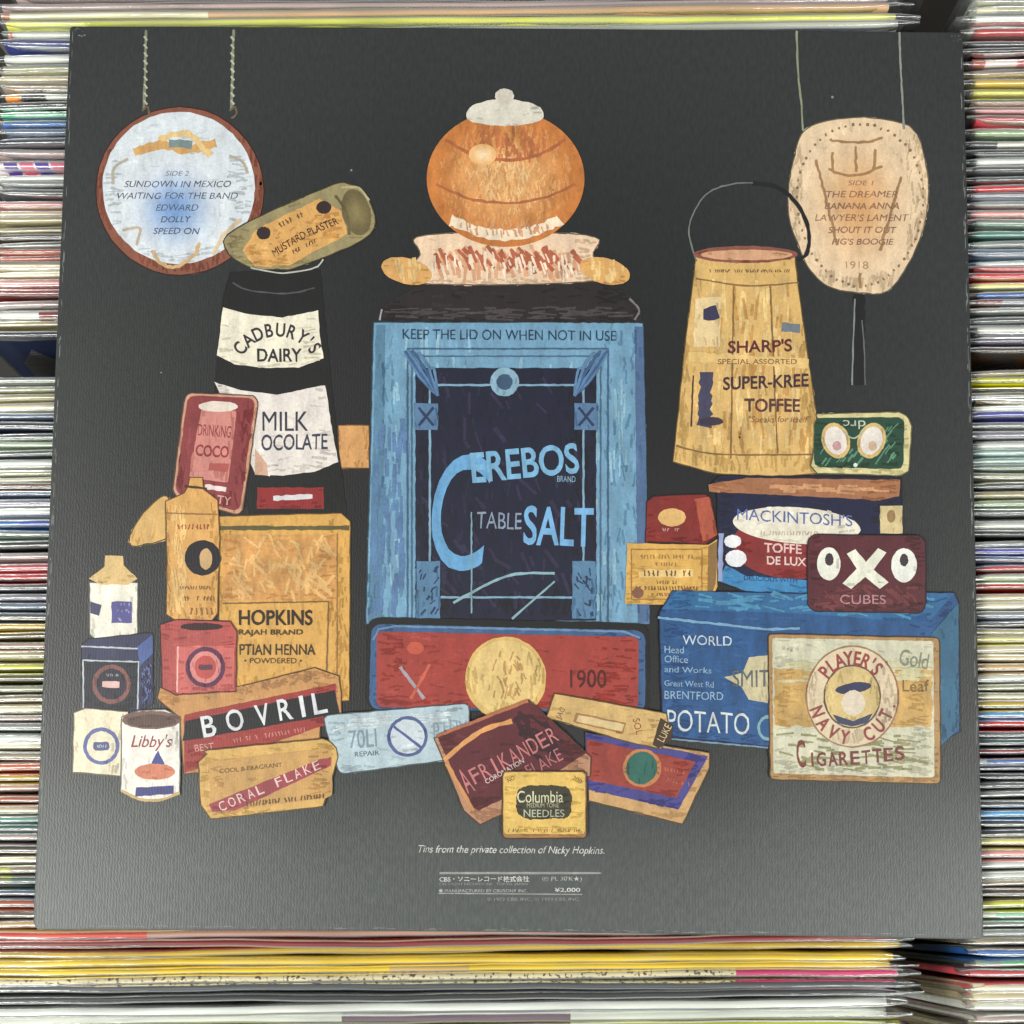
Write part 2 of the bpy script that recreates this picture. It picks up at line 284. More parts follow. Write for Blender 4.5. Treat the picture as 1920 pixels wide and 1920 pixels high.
def name_of(c): return WORDS.get(c, c)
def build_row(rows, side, part):
    gap = 'the dark gap'
    n = len(rows)
    for i, (y, c) in enumerate(rows):
        nxt = rows[i + 1][0] if i + 1 < n else y + 18
        best = None
        for (s, ya), nm in ANCH.items():
            js = [j for j, r in enumerate(rows) if r[0] == ya]
            if s == side and js:
                k = i - js[0]
                if best is None or abs(k) < abs(best[0]): best = (k, nm)
        kg = (i - n) if part == 'far' else (i + 1)
        if best is None or abs(kg) < abs(best[0]): best = (kg, gap)
        k, nm = best
        base = '%s record in clear bag, %s row' % (name_of(c), side)
        if k == 0: lb = base + {38: ', along the sleeve\'s top edge', 174: ', with orange and black patches', 299: ', thickest stripe above the white ones', 1747: ', just below the sleeve\'s lower left corner'}.get(y, ', between the %s and %s ones' % (name_of(rows[i - 1][1]).strip(','), name_of(rows[i + 1][1]).strip(',')))
        else: lb = base + ', %s %s %s' % (ORD[min(20, abs(k))], 'above' if k < 0 else 'below', nm)
        x = 60 if side == 'left' else 1860
        lean = RAD(13) if part == 'far' else RAD(16)
        RECS[(side, y)] = make_record(x, y, c, side, nxt, lb, 'records standing in the %s bin row' % side, lean + RAD(rnd.uniform(-.5, .5)))
build_row(LEFT_FAR, 'left', 'far'); build_row(LEFT_NEAR, 'left', 'near')
build_row(RIGHT_FAR, 'right', 'far'); build_row(RIGHT_NEAR, 'right', 'near')

def patch(side, y, xa, xb, colour, name='printed_patch', skew=0.0, up=.00006):
    """a printed patch wrapped over the cover's top edge between photo columns xa and xb"""
    root, cov, th, Wd, off = RECS[(side, y)]
    ln = math.tan(RAD(13)); r = th * .36
    x0 = max(.0002, pt(xa, y, ZT).x - root.location.x); x1 = min(Wd - .0002, pt(xb, y, ZT).x - root.location.x)
    n = max(2, int(NX * (x1 - x0) / Wd) + 1); vs = []; fs = []
    for i in range(n + 1):
        x = x0 + (x1 - x0) * i / n; e = off(x)
        pr = [(e + up, -r * 1.3), (e - .12 * th + up * .7, -r * .45 + up * .7), (e - r, up), (e - th + r, up), (e - th + .12 * th - up * .7, -r * .45 + up * .7), (e - th - up, -r * 1.1), (e - th - up - ln * .012, -.012)]
        for j, (a, b) in enumerate(pr): vs.append((x + skew * (j / 6.0), a, b))
    k = 7
    for i in range(n):
        for j in range(k - 1):
            a = i * k + j; fs.append((a, a + k, a + k + 1, a + 1))
    o = link(name, mesh(name, vs, fs, True), cov, cover_mat(colour)); return o
patch('left', 174, 2, 35, (226,150,70)); patch('left', 174, 36, 80, (30,30,32), skew=.0008); patch('left', 174, 82, 140, (214,218,210), skew=.0008)
for xa, c in ((4, (98,74,150)), (34, (216,120,140)), (63, (88,66,146)), (92, (216,120,140))): patch('left', 299, xa, xa + 25, c, skew=.0016)
patch('left', 58, 6, 24, (190,120,100)); patch('left', 580, 72, 130, (130,36,30)); patch('left', 208, -20, 23, (96,168,126)); patch('left', 973, 36, 130, (50,82,160))
patch('left', 22, -30, 18, (170,110,90)); patch('left', 22, 390, 1700, (196,166,138))
patch('left', 1747, 275, 1700, (176,140,126)); patch('left', 1833, 1380, 1700, (190,70,112)); patch('left', 1911, 640, 1070, (110,94,104)); patch('left', 1625, -20, 18, (190,190,60))
patch('left', 1819, 730, 880, (206,176,120)); patch('left', 1645, -20, 20, (110,112,50))
patch('right', 106, 1800, 1848, (160,96,86)); patch('right', 106, 1912, 1960, (190,110,116)); patch('right', 106, 1850, 1908, (226,214,208))
patch('right', 263, 1872, 1925, (214,214,204)); patch('right', 563, 1880, 1960, (150,150,156)); patch('right', 8, 1872, 1960, (190,186,164))
patch('right', 1801, 1880, 1960, (110,166,130)); patch('right', 1422, 1800, 1850, (190,202,204)); patch('right', 1711, 1800, 1870, (210,216,196))

# the divider boards whose backs darken the gap between the far and near halves of each row
def board(name, x0, x1, ytop, label):
    ln = math.tan(RAD(14)); t = .004; z1 = -.045; z0 = -.335
    yb = ytop - ln * (-z1); 
    vs = []
    for x in (x0, x1):
        for z in (z0, z1):
            y = ytop - ln * (-z)
            vs += [(x, y, z), (x, y - t, z)]
    fs = [(0, 1, 3, 2), (4, 6, 7, 5), (0, 4, 5, 1), (2, 3, 7, 6), (0, 2, 6, 4), (1, 5, 7, 3)]
    return link(name, mesh(name, vs, fs), None, DARK, label=label, category='bin divider', group='bin dividers')
board('bin_divider', pt(-500, 680, ZT).x, pt(1700, 680, ZT).x, pt(0, 676, ZT).y, 'dark divider board sunk in the black gap of the left record row')
board('bin_divider', pt(1815, 680, ZT).x, pt(3400, 680, ZT).x, pt(1860, 674, ZT).y, 'dark divider board sunk in the black gap of the right record row')

# ------------------------------------------------------------------ the album sleeve
S = .315; SY = .3118; TH = .003
sleeve = link('album_sleeve', None, None, None, label='charcoal record sleeve printed with a still life of tins, lying on the rows of records', category='record sleeve')
sleeve.location = (0, 0, 0); sleeve.empty_display_size = .02
def rrect(hx, hy, rs, seg=6):
    out = []
    for (sx, sy, a0), r in zip(((1, 1, 0), (-1, 1, 90), (-1, -1, 180), (1, -1, 270)), rs):
        for k in range(seg + 1):
            a = RAD(a0 + 90 * k / seg); out.append((sx * (hx - r) + r * cos(a), sy * (hy - r) + r * sin(a)))
    return out
def wob(x, y):
    # edges are never ruler straight: tiny bows and a soft corner
    return x + .00035 * sin(9 * y + 1) * (1 if x > 0 else -1), y - (.0009 * (1 - (x / .1575) ** 2) * -1 if y < 0 else -.0003 * cos(12 * x))
def card(name, hx, hy, rs, z0, z1, bev, mat, dx=0, dy=0):
    base = rrect(hx, hy, rs)
    # refine long edges
    pts = []
    for i, p in enumerate(base):
        q = base[(i + 1) % len(base)]; d = math.hypot(q[0] - p[0], q[1] - p[1]); n = max(1, int(d / .02))
        for k in range(n): pts.append((p[0] + (q[0] - p[0]) * k / n, p[1] + (q[1] - p[1]) * k / n))
    def ring(inset, z):
        o = []
        for x, y in pts:
            l = math.hypot(x, y) or 1; sx = 1 - inset / hx; sy = 1 - inset / hy
            X, Y = wob(x * sx, y * sy); o.append((X + dx, Y + dy, z))
        return o
    rings = [ring(0, z0), ring(0, z1 - bev), ring(bev * .35, z1 - bev * .3), ring(bev * 1.2, z1)]
    vs = sum(rings, []); n = len(pts); fs = []
    for r in range(3):
        for i in range(n):
            j = (i + 1) % n; fs.append((r * n + i, r * n + j, (r + 1) * n + j, (r + 1) * n + i))
    fs.append(tuple(3 * n + i for i in range(n))); fs.append(tuple(reversed(range(n))))
    o = link(name, mesh(name, vs, fs), sleeve, mat)
    for p in o.data.polygons: p.use_smooth = False
    return o
card('back_panel', S / 2 - .0001, SY / 2 - .0002, (.0025, .0012, .003, .002), -.0011, 0, .0005, BOARD)
card('front_panel', S / 2 - .0005, SY / 2 + .0003, (.003, .002, .002, .003), -TH, -.0019, .0003, BOARD)
card('inner_sleeve', S / 2 - .002, SY / 2 - .003, (.004, .004, .004, .004), -.00185, -.00115, .0002, cover_mat((205, 200, 185)))
# rubbed edges: slivers where the ink has worn to grey card
def worn():
    vs = []; fs = []
    def q(x, y, w_, h_):
        i = len(vs); vs.extend([(x, y, 1.2e-5), (x + w_, y + h_ * .2, 1.2e-5), (x + w_ * .9, y + h_, 1.2e-5), (x + w_ * .1, y + h_ * .8, 1.2e-5)]); fs.append((i, i + 1, i + 2, i + 3))
    for _ in range(150):
        t = rnd.uniform(-.15, .15); s = rnd.choice((-1, 1))
        x = s * .1565 + rnd.uniform(-.0003, .0003); q(x, t, rnd.uniform(.0001, .0003), rnd.uniform(.0004, .006))
    for _ in range(22):
        t = rnd.choice((-1, 1)) * rnd.uniform(.1525, .1562); q(t, rnd.choice((-.1535, .1535)) + rnd.uniform(-.002, .0015), rnd.uniform(.0002, .0009), rnd.uniform(.0001, .0005))
    for _ in range(90):
        t = rnd.uniform(-.15, .15); q(t, -.1540 + rnd.uniform(-.0003, .0003), rnd.uniform(.0006, .005), rnd.uniform(.00008, .0002))
    return link('worn_edge', mesh('worn_edge', vs, fs), sleeve, ink((128, 132, 130)), kind='stuff')
worn()

# ------------------------------------------------------------------ the print: a plain still life of tins, drawn in photo pixels on the board
DZ = 1.2e-5
class Node: pass
JOBS = []
class Pen:
    def __init__(s): s.cur = None; s.lv = 1; s.name = 'printed_detail'
pen = Pen()
def put(name, vs2, fs, col, var, attr=None, rand=None):
    """queue one printed layer; every layer is laid a hair above whatever it overlaps"""
    j = Node(); j.name = name; j.vs = vs2; j.fs = fs; j.col = tuple(col); j.var = var; j.attr = attr; j.rand = rand
    j.parent = pen.cur; j.lv = pen.lv; j.seq = len(JOBS); j.obj = None
    if pen.cur is None: j.name = pen.name; pen.cur = j
    JOBS.append(j); return j
def print_all():
    grid = {}; C = 6
    for j in sorted(JOBS, key=lambda j: (j.lv, j.seq)):
        xs = [v[0] for v in j.vs]; ys = [v[1] for v in j.vs]
        cells = [(a, b) for a in range(int(min(xs) // C), int(max(xs) // C) + 1) for b in range(int(min(ys) // C), int(max(ys) // C) + 1)]
        k = 1 + max(grid.get(c, 0) for c in cells)
        for c in cells: grid[c] = k
        P = [pt(x, y, DZ * (k + (j.rand[i] if j.rand else 0))) for i, (x, y) in enumerate(j.vs)]
        me = mesh(j.name, P, j.fs)
        if j.attr:
            at = me.color_attributes.new('ink', 'FLOAT_COLOR', 'POINT')
            for i, cc in enumerate(j.attr):
                q = L3(cc); at.data[i].color = (max(.006, q[0] * .9 - .013), max(.006, q[1] * .9 - .013), max(.006, q[2] * .9 - .013), 1)
        par = j.parent.obj if j.parent is not None else sleeve
        j.obj = link(j.name, me, par, ink((1, 1, 1), j.var, True) if j.attr else ink(j.col, j.var))
        if j.name in ('brush_strokes', 'printed_beads', 'printed_small_print'): j.obj['kind'] = 'stuff'
    print('print layers', max(grid.values()))
def jit(pts, a, closed=True, step=9):
    out = []; n = len(pts)
    for i in range(n if closed else n - 1):
        p = pts[i]; q = pts[(i + 1) % n]; d = math.hypot(q[0] - p[0], q[1] - p[1]); k = max(1, int(d / step))
        for j in range(k):
            t = j / k; out.append((p[0] + (q[0] - p[0]) * t + rnd.uniform(-a, a), p[1] + (q[1] - p[1]) * t + rnd.uniform(-a, a)))
    if not closed: out.append(pts[-1])
    return out
def emit(name, vs2, fs, col, var=.16, lift=0, rand=None): return put(name, vs2, fs, col, var, None, rand)
def start(name, lv): pen.cur = None; pen.lv = lv; pen.name = name
def smooth(pts, closed=True, n=6):
    out = []; N = len(pts); rng = range(N) if closed else range(N - 1)
    for i in rng:
        if closed: p0, p1, p2, p3 = pts[i - 1], pts[i], pts[(i + 1) % N], pts[(i + 2) % N]
        else: p0, p1, p2, p3 = pts[max(0, i - 1)], pts[i], pts[i + 1], pts[min(N - 1, i + 2)]
        for k in range(n):
            t = k / n; out.append(tuple(.5 * (2 * p1[d] + (p2[d] - p0[d]) * t + (2 * p0[d] - 5 * p1[d] + 4 * p2[d] - p3[d]) * t * t + (3 * p1[d] - p0[d] - 3 * p2[d] + p3[d]) * t ** 3) for d in (0, 1)))
    if not closed: out.append(pts[-1])
    return out
def area(p): return abs(sum(p[i][0] * p[(i + 1) % len(p)][1] - p[(i + 1) % len(p)][0] * p[i][1] for i in range(len(p)))) / 2
def inside(p, x, y):
    r = False
    for i in range(len(p)):
        (x0, y0), (x1, y1) = p[i - 1], p[i]
        if (y0 > y) != (y1 > y) and x < (x1 - x0) * (y - y0) / (y1 - y0) + x0: r = not r
    return r
def paint_over(p, col, dens=420.0):
    """dry-brush strokes a little lighter and darker than the ground colour, kept inside the outline"""
    xs = [q[0] for q in p]; ys = [q[1] for q in p]; A = area(p); n = int(min(260, A / dens))
    if n < 4: return
    if sum(col) > 600: n = int(n * .6)
    ang = 90 if max(ys) - min(ys) > max(xs) - min(xs) else 0
    X0, X1, Y0, Y1 = min(xs), max(xs), min(ys), max(ys)
    for d, tone, x0, x1, y0, y1 in ((14, .35, X0, X0 + (X1 - X0) * .55, Y0, Y1), (-14, .3, X0, X1, Y0, Y1), (-34, .34, X0 + (X1 - X0) * .84, X1, Y0, Y1), (-28, .2, X0, X0 + (X1 - X0) * .1, Y0, Y1), (-30, .3, X0, X1, Y0 + (Y1 - Y0) * .88, Y1)):
        b = ([], []); m = int(n * tone); tries = 0
        while m > 0 and tries < 1500:
            tries += 1
            x, y = rnd.uniform(x0, x1), rnd.uniform(y0, y1); t = RAD(ang + rnd.uniform(-16, 16)); h = rnd.uniform(4, 15)
            if all(inside(p, x + u * cos(t) * h * 1.15, y + u * sin(t) * h * 1.15) for u in (-1, 0, 1)):
                line([(x - cos(t) * h, y - sin(t) * h), (x + cos(t) * h, y + sin(t) * h)], rnd.uniform(1.5, 5), col, batch=b, step=6, a=.8); m -= 1
        if b[0]:
            g = sum(col) / 3; dd = d * (.35 + g / 420)
            emit('brush_strokes', b[0], b[1], tuple(max(8, min(240, v + dd)) for v in col), .3, rand=zs(b))
def zs(b):
    r = [0.0] * len(b[0]); seen = {}
    # every stroke gets a height of its own
    par = list(range(len(b[0])))
    for f in b[1]:
        m = min(par[v] for v in f)
        for v in f: par[v] = m
    for f in reversed(b[1]):
        m = min(par[v] for v in f)
        for v in f: par[v] = m
    for i in range(len(r)):
        k = par[i]
        if k not in seen: seen[k] = rnd.uniform(0, .8)
        r[i] = seen[k]
    return r
def shape(pts, col, name='printed_panel', a=.7, var=.16, sm=False, tex=True):
    if sm: pts = smooth(pts)
    p = jit(pts, a)
    tri = tessellate_polygon([[Vector((x, y, 0)) for x, y in p]]); fs = []
    for t in tri:
        A, B, C = (p[i] for i in t)
        cr = (B[0] - A[0]) * (C[1] - A[1]) - (B[1] - A[1]) * (C[0] - A[0])
        fs.append(tuple(t) if cr < 0 else tuple(reversed(t)))
    first = pen.cur is None
    o = emit(name, p, fs, col, var)
    if tex: paint_over(p, col)
    if first: line(pts, 2.2, tuple(v * .45 for v in col), name='printed_outline', closed=True, a=.7, step=14, sm=False)
    return o
def ell(cx, cy, rx, ry, col, rot=0, name='printed_disc', a=.6, var=.16, n=40, edge=None):
    c, s = cos(RAD(rot)), sin(RAD(rot))
    p = [(cx + rx * cos(t) * c - ry * sin(t) * s, cy + rx * cos(t) * s + ry * sin(t) * c) for t in (2 * pi * i / n for i in range(n))]
    if edge is None: return shape(p, col, name, a, var)
    R = 7; vs = [(cx, cy)]; cols = [col]
    for r in range(1, R + 1):
        f = r / R
        for x, y in p: vs.append((cx + (x - cx) * f, cy + (y - cy) * f)); g = f * f * (3 - 2 * f); cols.append([col[k] + (edge[k] - col[k]) * g for k in range(3)])
    fs = [(0, 1 + (i + 1) % n, 1 + i) for i in range(n)]
    for r in range(1, R):
        for i in range(n):
            j = (i + 1) % n; fs.append((1 + (r - 1) * n + i, 1 + (r - 1) * n + j, 1 + r * n + j, 1 + r * n + i))
    return put(name, vs, fs, col, var, cols)
def quad(a, b, c, d, r=0):
    if not r: return [a, b, c, d]
    P = [a, b, c, d]; out = []
    for i in range(4):
        p0 = P[i - 1]; p = P[i]; p1 = P[(i + 1) % 4]
        def tow(u):
            L = math.hypot(u[0] - p[0], u[1] - p[1]); return (p[0] + (u[0] - p[0]) * r / L, p[1] + (u[1] - p[1]) * r / L)
        s, e = tow(p0), tow(p1)
        for k in range(6):
            t = k / 5; out.append(((1 - t) ** 2 * s[0] + 2 * t * (1 - t) * p[0] + t * t * e[0], (1 - t) ** 2 * s[1] + 2 * t * (1 - t) * p[1] + t * t * e[1]))
    return out
def rect(x0, y0, x1, y1, r=0): return quad((x0, y0), (x1, y0), (x1, y1), (x0, y1), r)
def line(pts, w_, col, name='printed_line', closed=False, a=.5, var=.2, step=8, batch=None, sm=None):
    if sm is None: sm = len(pts) > 2 and not closed and name not in ('printed_edge', 'printed_frame')
    if sm: pts = smooth(pts, closed)
    p = jit(pts, a, closed, step); n = len(p); L = []; R_ = []
    for i in range(n):
        A = p[(i - 1) % n] if (closed or i > 0) else p[i]; B = p[(i + 1) % n] if (closed or i < n - 1) else p[i]
        dx, dy = B[0] - A[0], B[1] - A[1]; m = math.hypot(dx, dy) or 1; ww = w_ / 2 * rnd.uniform(.75, 1.2)
        L.append((p[i][0] - dy / m * ww, p[i][1] + dx / m * ww)); R_.append((p[i][0] + dy / m * ww, p[i][1] - dx / m * ww))
    vs = L + R_; fs = []
    for i in range(n if closed else n - 1):
        j = (i + 1) % n; fs.append((i, j, n + j, n + i))
    if batch is not None:
        k = len(batch[0]); batch[0].extend(vs); batch[1].extend(tuple(v + k for v in f) for f in fs); return
    return emit(name, vs, fs, col, var, rand=None)
def dabs(n, col, inside, w_=5, ln=14, ang=90, name='brush_strokes', spread=35, var=.3):
    """loose strokes of paint of one colour, as one printed layer"""
    b = ([], [])
    while n > 0:
        x, y = inside(); t = RAD(ang + rnd.uniform(-spread, spread)); h = ln * rnd.uniform(.4, 1.1) / 2
        line([(x - cos(t) * h, y - sin(t) * h), (x + cos(t) * h, y + sin(t) * h)], w_ * rnd.uniform(.5, 1), col, batch=b, step=5); n -= 1
    emit(name, b[0], b[1], col, var, rand=zs(b))
def in_ell(cx, cy, rx, ry):
    def f():
        while 1:
            u, v = rnd.uniform(-1, 1), rnd.uniform(-1, 1)
            if u * u + v * v < .93: return cx + u * rx, cy + v * ry
    return f
def in_quad(a, b, c, d):
    def f():
        u, v = rnd.uniform(.04, .96), rnd.uniform(.04, .96)
        return ((a[0] * (1 - u) + b[0] * u) * (1 - v) + (d[0] * (1 - u) + c[0] * u) * v, (a[1] * (1 - u) + b[1] * u) * (1 - v) + (d[1] * (1 - u) + c[1] * u) * v)
    return f
TXT = {}
def glyphs(s, shear, bold):
    if 'M' in s or 'W' in s: bold = 0
    k = (s, shear, bold)
    if k in TXT: return TXT[k]
    c = bpy.data.curves.new('lettering', 'FONT'); c.body = s; c.size = 1; c.shear = shear; c.offset = bold; c.resolution_u = 6
    o = bpy.data.objects.new('lettering', c); me = bpy.data.meshes.new_from_object(o)
    v = [(a.co.x, a.co.y) for a in me.vertices]; f = [tuple(p.vertices) for p in me.polygons]
    bpy.data.objects.remove(o); bpy.data.curves.remove(c); bpy.data.meshes.remove(me)
    TXT[k] = (v, f); return v, f
def T(s, cx, cy, w_, h_, col, rot=0, shear=0, bold=0, var=.2, slant=0, name='printed_lettering', a=0):
    if s in UNREAD: return SCR(s, cx, cy, w_, h_, col, rot)
    """a line of lettering centred on photo point (cx, cy), w_ wide and h_ high there"""
    v, f = glyphs(s, shear, bold)
    if not v: return
    x0 = min(p[0] for p in v); x1 = max(p[0] for p in v); y0 = min(p[1] for p in v); y1 = max(p[1] for p in v)
    sx = w_ / max(1e-6, x1 - x0); sy = h_ / max(1e-6, y1 - y0); c, s_ = cos(RAD(rot)), sin(RAD(rot)); out = []
    for x, y in v:
        X = (x - (x0 + x1) / 2) * sx; Y = -(y - (y0 + y1) / 2) * sy + slant * X + a * X * X
        k = min(.55, h_ * .03); X += rnd.uniform(-k, k); Y += rnd.uniform(-k, k) + (.35 * sin(X * .11 + cx) if h_ > 10 else 0)
        out.append((cx + X * c - Y * s_, cy + X * s_ + Y * c))
    return emit(name, out, f, col, var, 1)
def ARC(s, cx, cy, r, a0, a1, h_, col, inward=False, wd=None, bold=.02, rx=None):
    """lettering round an arc, clockwise from angle a0 to a1 (0 = up)"""
    if s in UNREAD: return SCR(s, cx, cy + (r * .78 if inward else -r * .78), r * 1.3, h_ * .8, col)
    vs = []; fs = []; ws = [.45 if ch in "'I." else (1.15 if ch in 'MW' else 1.0) for ch in s]; tot = sum(ws)
    for i, ch in enumerate(s):
        if ch == ' ': continue
        v, f = glyphs(ch, 0, bold); t = RAD(a0 + (a1 - a0) * (sum(ws[:i]) + ws[i] / 2) / tot)
        x0 = min(p[0] for p in v); x1 = max(p[0] for p in v); k = len(vs); wl = wd or h_ * .62
        sx = wl / .62; sgn = -1 if inward else 1
        for x, y in v:
            X = (x - (x0 + x1) / 2) * sx * sgn; Y = (y - .35) * h_ / .7 * sgn
            R_ = Y; bx, by = cx + (rx or r) * sin(t), cy - r * cos(t)
            vs.append((bx + X * cos(t) + R_ * sin(t), by + X * sin(t) - R_ * cos(t)))
        fs += [tuple(q + k for q in g) for g in f]
    return emit('printed_lettering', vs, fs, col, .2, 1)

UNREAD = {'COLMAN', 'POULTICE', 'BRASSO', 'NET CONTENTS', 'G FINEST', 'Cocoa', 'PEARS SOAP', 'DEEP RUST', 'EYEWITNESS', 'EXTRACTION POTTED', 'THE ONLY', 'BRUNEY', 'STOCKS DUSTY NEW', 'BEING MADE', 'KING', 'MILD WAVY',
 'HIS MASTERPIECE IMPROVING', '· KEEP LOOK TILL A MAC CHARM 25', 'M S', 'BY BRAND SON CORGRIG', 'EXTRA DE LUXE', 'WORTH ONE CUBE'}
def SCR(s, cx, cy, w_, h_, col, rot=0, **k):
    """lettering too blurred to read in the photograph: broken little strokes instead of letters"""
    b = ([], []); c, q = cos(RAD(rot)), sin(RAD(rot)); n = max(2, int(w_ / max(3.5, h_ * .6)))
    for i in range(n):
        if rnd.random() < .13: continue
        X = -w_ / 2 + w_ * (i + .5) / n; u = h_ * .42; a, d = rnd.uniform(-2, 2), rnd.uniform(-2, 2)
        P = [(X + a, -u), (X + d * .4, rnd.uniform(-u, u) * .3), (X + d, u)]
        line([(cx + x * c - y * q, cy + x * q + y * c) for x, y in P], max(1.4, h_ * .2), col, batch=b, a=.3, sm=False)
        if rnd.random() < .5: P = [(X - 2, rnd.uniform(-u, u)), (X + 2.5, rnd.uniform(-u, u))]; line([(cx + x * c - y * q, cy + x * q + y * c) for x, y in P], max(1.2, h_ * .16), col, batch=b, a=.2, sm=False)
    o = emit('printed_small_print', b[0], b[1], col, .2, rand=zs(b)); return o
BR = (60, 42, 38); CR = (226, 220, 198); OC = (212, 168, 92); BK = (34, 34, 42)
# hanging round plaque
start('printed_plaque', 1)
ell(337, 358, 158, 158, (136, 84, 66), a=1.2)
ell(335, 352, 143, 143, (206, 214, 220), a=.9)
ell(328, 392, 84, 86, (118, 152, 200), edge=(204, 212, 220), name='blue_haze')
for x in (270, 434):
    line([(x + 4, 56), (x + 2, 130), (x, 205)], 5, (128, 134, 112), name='printed_cord'); line([(x - 3, 208), (x + 6, 200), (x + 9, 214), (x, 222)], 4, (110, 96, 78), name='printed_hook')
for k in range(9):
    for cx_ in (436, 273): line([(cx_ - 3, 68 + 15 * k), (cx_ + 3, 76 + 15 * k)], 4, (176, 176, 150), name='cord_twist')
line([(250, 285), (300, 272), (350, 280), (405, 268)], 16, (206, 160, 96), name='printed_flourish', a=2); line([(300, 262), (350, 250), (395, 292)], 12, (222, 190, 130), name='printed_flourish', a=2)
line([(318, 268), (360, 272)], 14, (120, 140, 140), name='printed_flourish', a=2)
line([(212, 345), (214, 315), (240, 298)], 5, (176, 168, 150), name='printed_flourish'); line([(430, 292), (455, 304), (464, 325)], 5, (170, 160, 140), name='printed_flourish')
line([(285, 470), (300, 492), (330, 500), (362, 480), (375, 455)], 7, (200, 166, 118), name='printed_flourish', a=1.4); line([(230, 432), (262, 428), (255, 460)], 5, (186, 168, 142), name='printed_flourish')
line([(398, 478), (420, 440), (452, 412)], 7, (208, 184, 148), name='printed_flourish', a=1.4)
DB = (84, 92, 112)
T('SIDE 2', 332, 325, 44, 9, (110, 118, 134), shear=.25)
T('SUNDOWN IN MEXICO', 333, 345, 200, 12, DB, shear=.25, bold=.01); T('WAITING FOR THE BAND', 333, 367, 226, 12, DB, shear=.25, bold=.01)
T('EDWARD', 332, 389, 80, 12, DB, shear=.25, bold=.01); T('DOLLY', 330, 411, 58, 12, DB, shear=.25, bold=.01); T('SPEED ON', 331, 433, 88, 12, DB, shear=.25, bold=.01)
# hanging fan-shaped plaque
start('printed_plaque', 1)
shape([(1508, 245), (1560, 225), (1620, 220), (1680, 228), (1715, 245), (1735, 300), (1741, 370), (1728, 440), (1700, 500), (1665, 545), (1620, 550), (1555, 538), (1515, 500), (1495, 455), (1480, 410), (1478, 360), (1488, 300)], (222, 196, 160), a=1.5, sm=True)
ell(1610, 385, 98, 136, (206, 158, 108), edge=(222, 196, 162), name='printed_centre')
b = ([], [])
for i in range(60):
    t = 2 * pi * i / 60; ex, ey = 1611 + 118 * cos(t) * (1 - .1 * sin(t)), 385 + 152 * sin(t)
    line([(ex, ey), (ex + rnd.uniform(2, 5), ey + rnd.uniform(-3, 3))], 5, (130, 104, 78), batch=b)
emit('printed_beads', b[0], b[1], (134, 108, 82))
line([(1494, 58), (1496, 130), (1502, 190), (1506, 245)], 4, (140, 146, 120), name='printed_cord'); line([(1686, 60), (1690, 150), (1695, 242)], 4, (136, 140, 132), name='printed_cord')
for q in ([(1555, 262), (1610, 268), (1655, 258)], [(1552, 318), (1600, 330), (1655, 312)], [(1560, 285), (1562, 320)], [(1605, 275), (1605, 322)], [(1640, 280), (1638, 318)], [(1530, 300), (1570, 460)], [(1690, 330), (1650, 470)], [(1612, 512), (1614, 540)]):
    line(q, 5, (160, 124, 84), name='printed_flourish', a=1.5)
line([(1611, 552), (1610, 722)], 22, (34, 34, 36), name='printed_handle', a=.4); line([(1603, 560), (1600, 640), (1598, 722)], 3, (132, 134, 136), name='printed_handle'); line([(1616, 600), (1621, 660), (1622, 722)], 2.5, (100, 102, 104), name='printed_handle')
FB = (142, 106, 84)
T('SIDE 1', 1614, 343, 48, 9, FB, shear=.2); T('THE DREAMER', 1616, 364, 134, 12, FB, shear=.2, bold=.01); T('BANANA ANNA', 1616, 386, 140, 12, FB, shear=.2, bold=.01)
T("LAWYER'S LAMENT", 1616, 408, 176, 13, FB, shear=.2, bold=.01); T('SHOUT IT OUT', 1617, 431, 128, 12, FB, shear=.2, bold=.01); T("PIG'S BOOGIE", 1618, 453, 116, 12, FB, shear=.2, bold=.01)
T('1918', 1607, 497, 42, 14, (170, 136, 100))
# mustard plaster tin
start('printed_tin', 8)
shape([(425, 470), (440, 430), (610, 352), (655, 345), (690, 372), (694, 440), (560, 500), (520, 505), (470, 502)], (150, 138, 98), a=1.5, sm=True)
shape([(480, 430), (600, 372), (640, 396), (652, 440), (540, 498), (478, 500), (455, 470)], (210, 160, 90), name='printed_label', a=1.5)
dabs(40, (190, 134, 70), in_quad((490, 440), (610, 385), (640, 430), (520, 490)), 4, 12, -25)
ell(668, 398, 26, 44, (134, 122, 84), rot=-14, edge=(104, 94, 66)); line([(628, 366), (650, 400), (655, 440)], 5, (100, 90, 62), name='printed_rim'); line([(640, 352), (672, 352), (692, 376)], 4, (176, 166, 124), name='printed_rim')
ell(494, 437, 13, 12, (60, 48, 48)); ell(607, 389, 14, 12, (60, 48, 48))
T('COLMAN', 545, 412, 52, 12, (110, 84, 56), rot=-26); T('MUSTARD PLASTER', 570, 440, 136, 14, BR, rot=-27, bold=.02, a=.0012); T('POULTICE', 570, 462, 52, 9, (90, 70, 50), rot=-27)
line([(470, 502), (530, 512), (590, 502), (606, 486)], 3, (180, 180, 172), name='printed_rim')
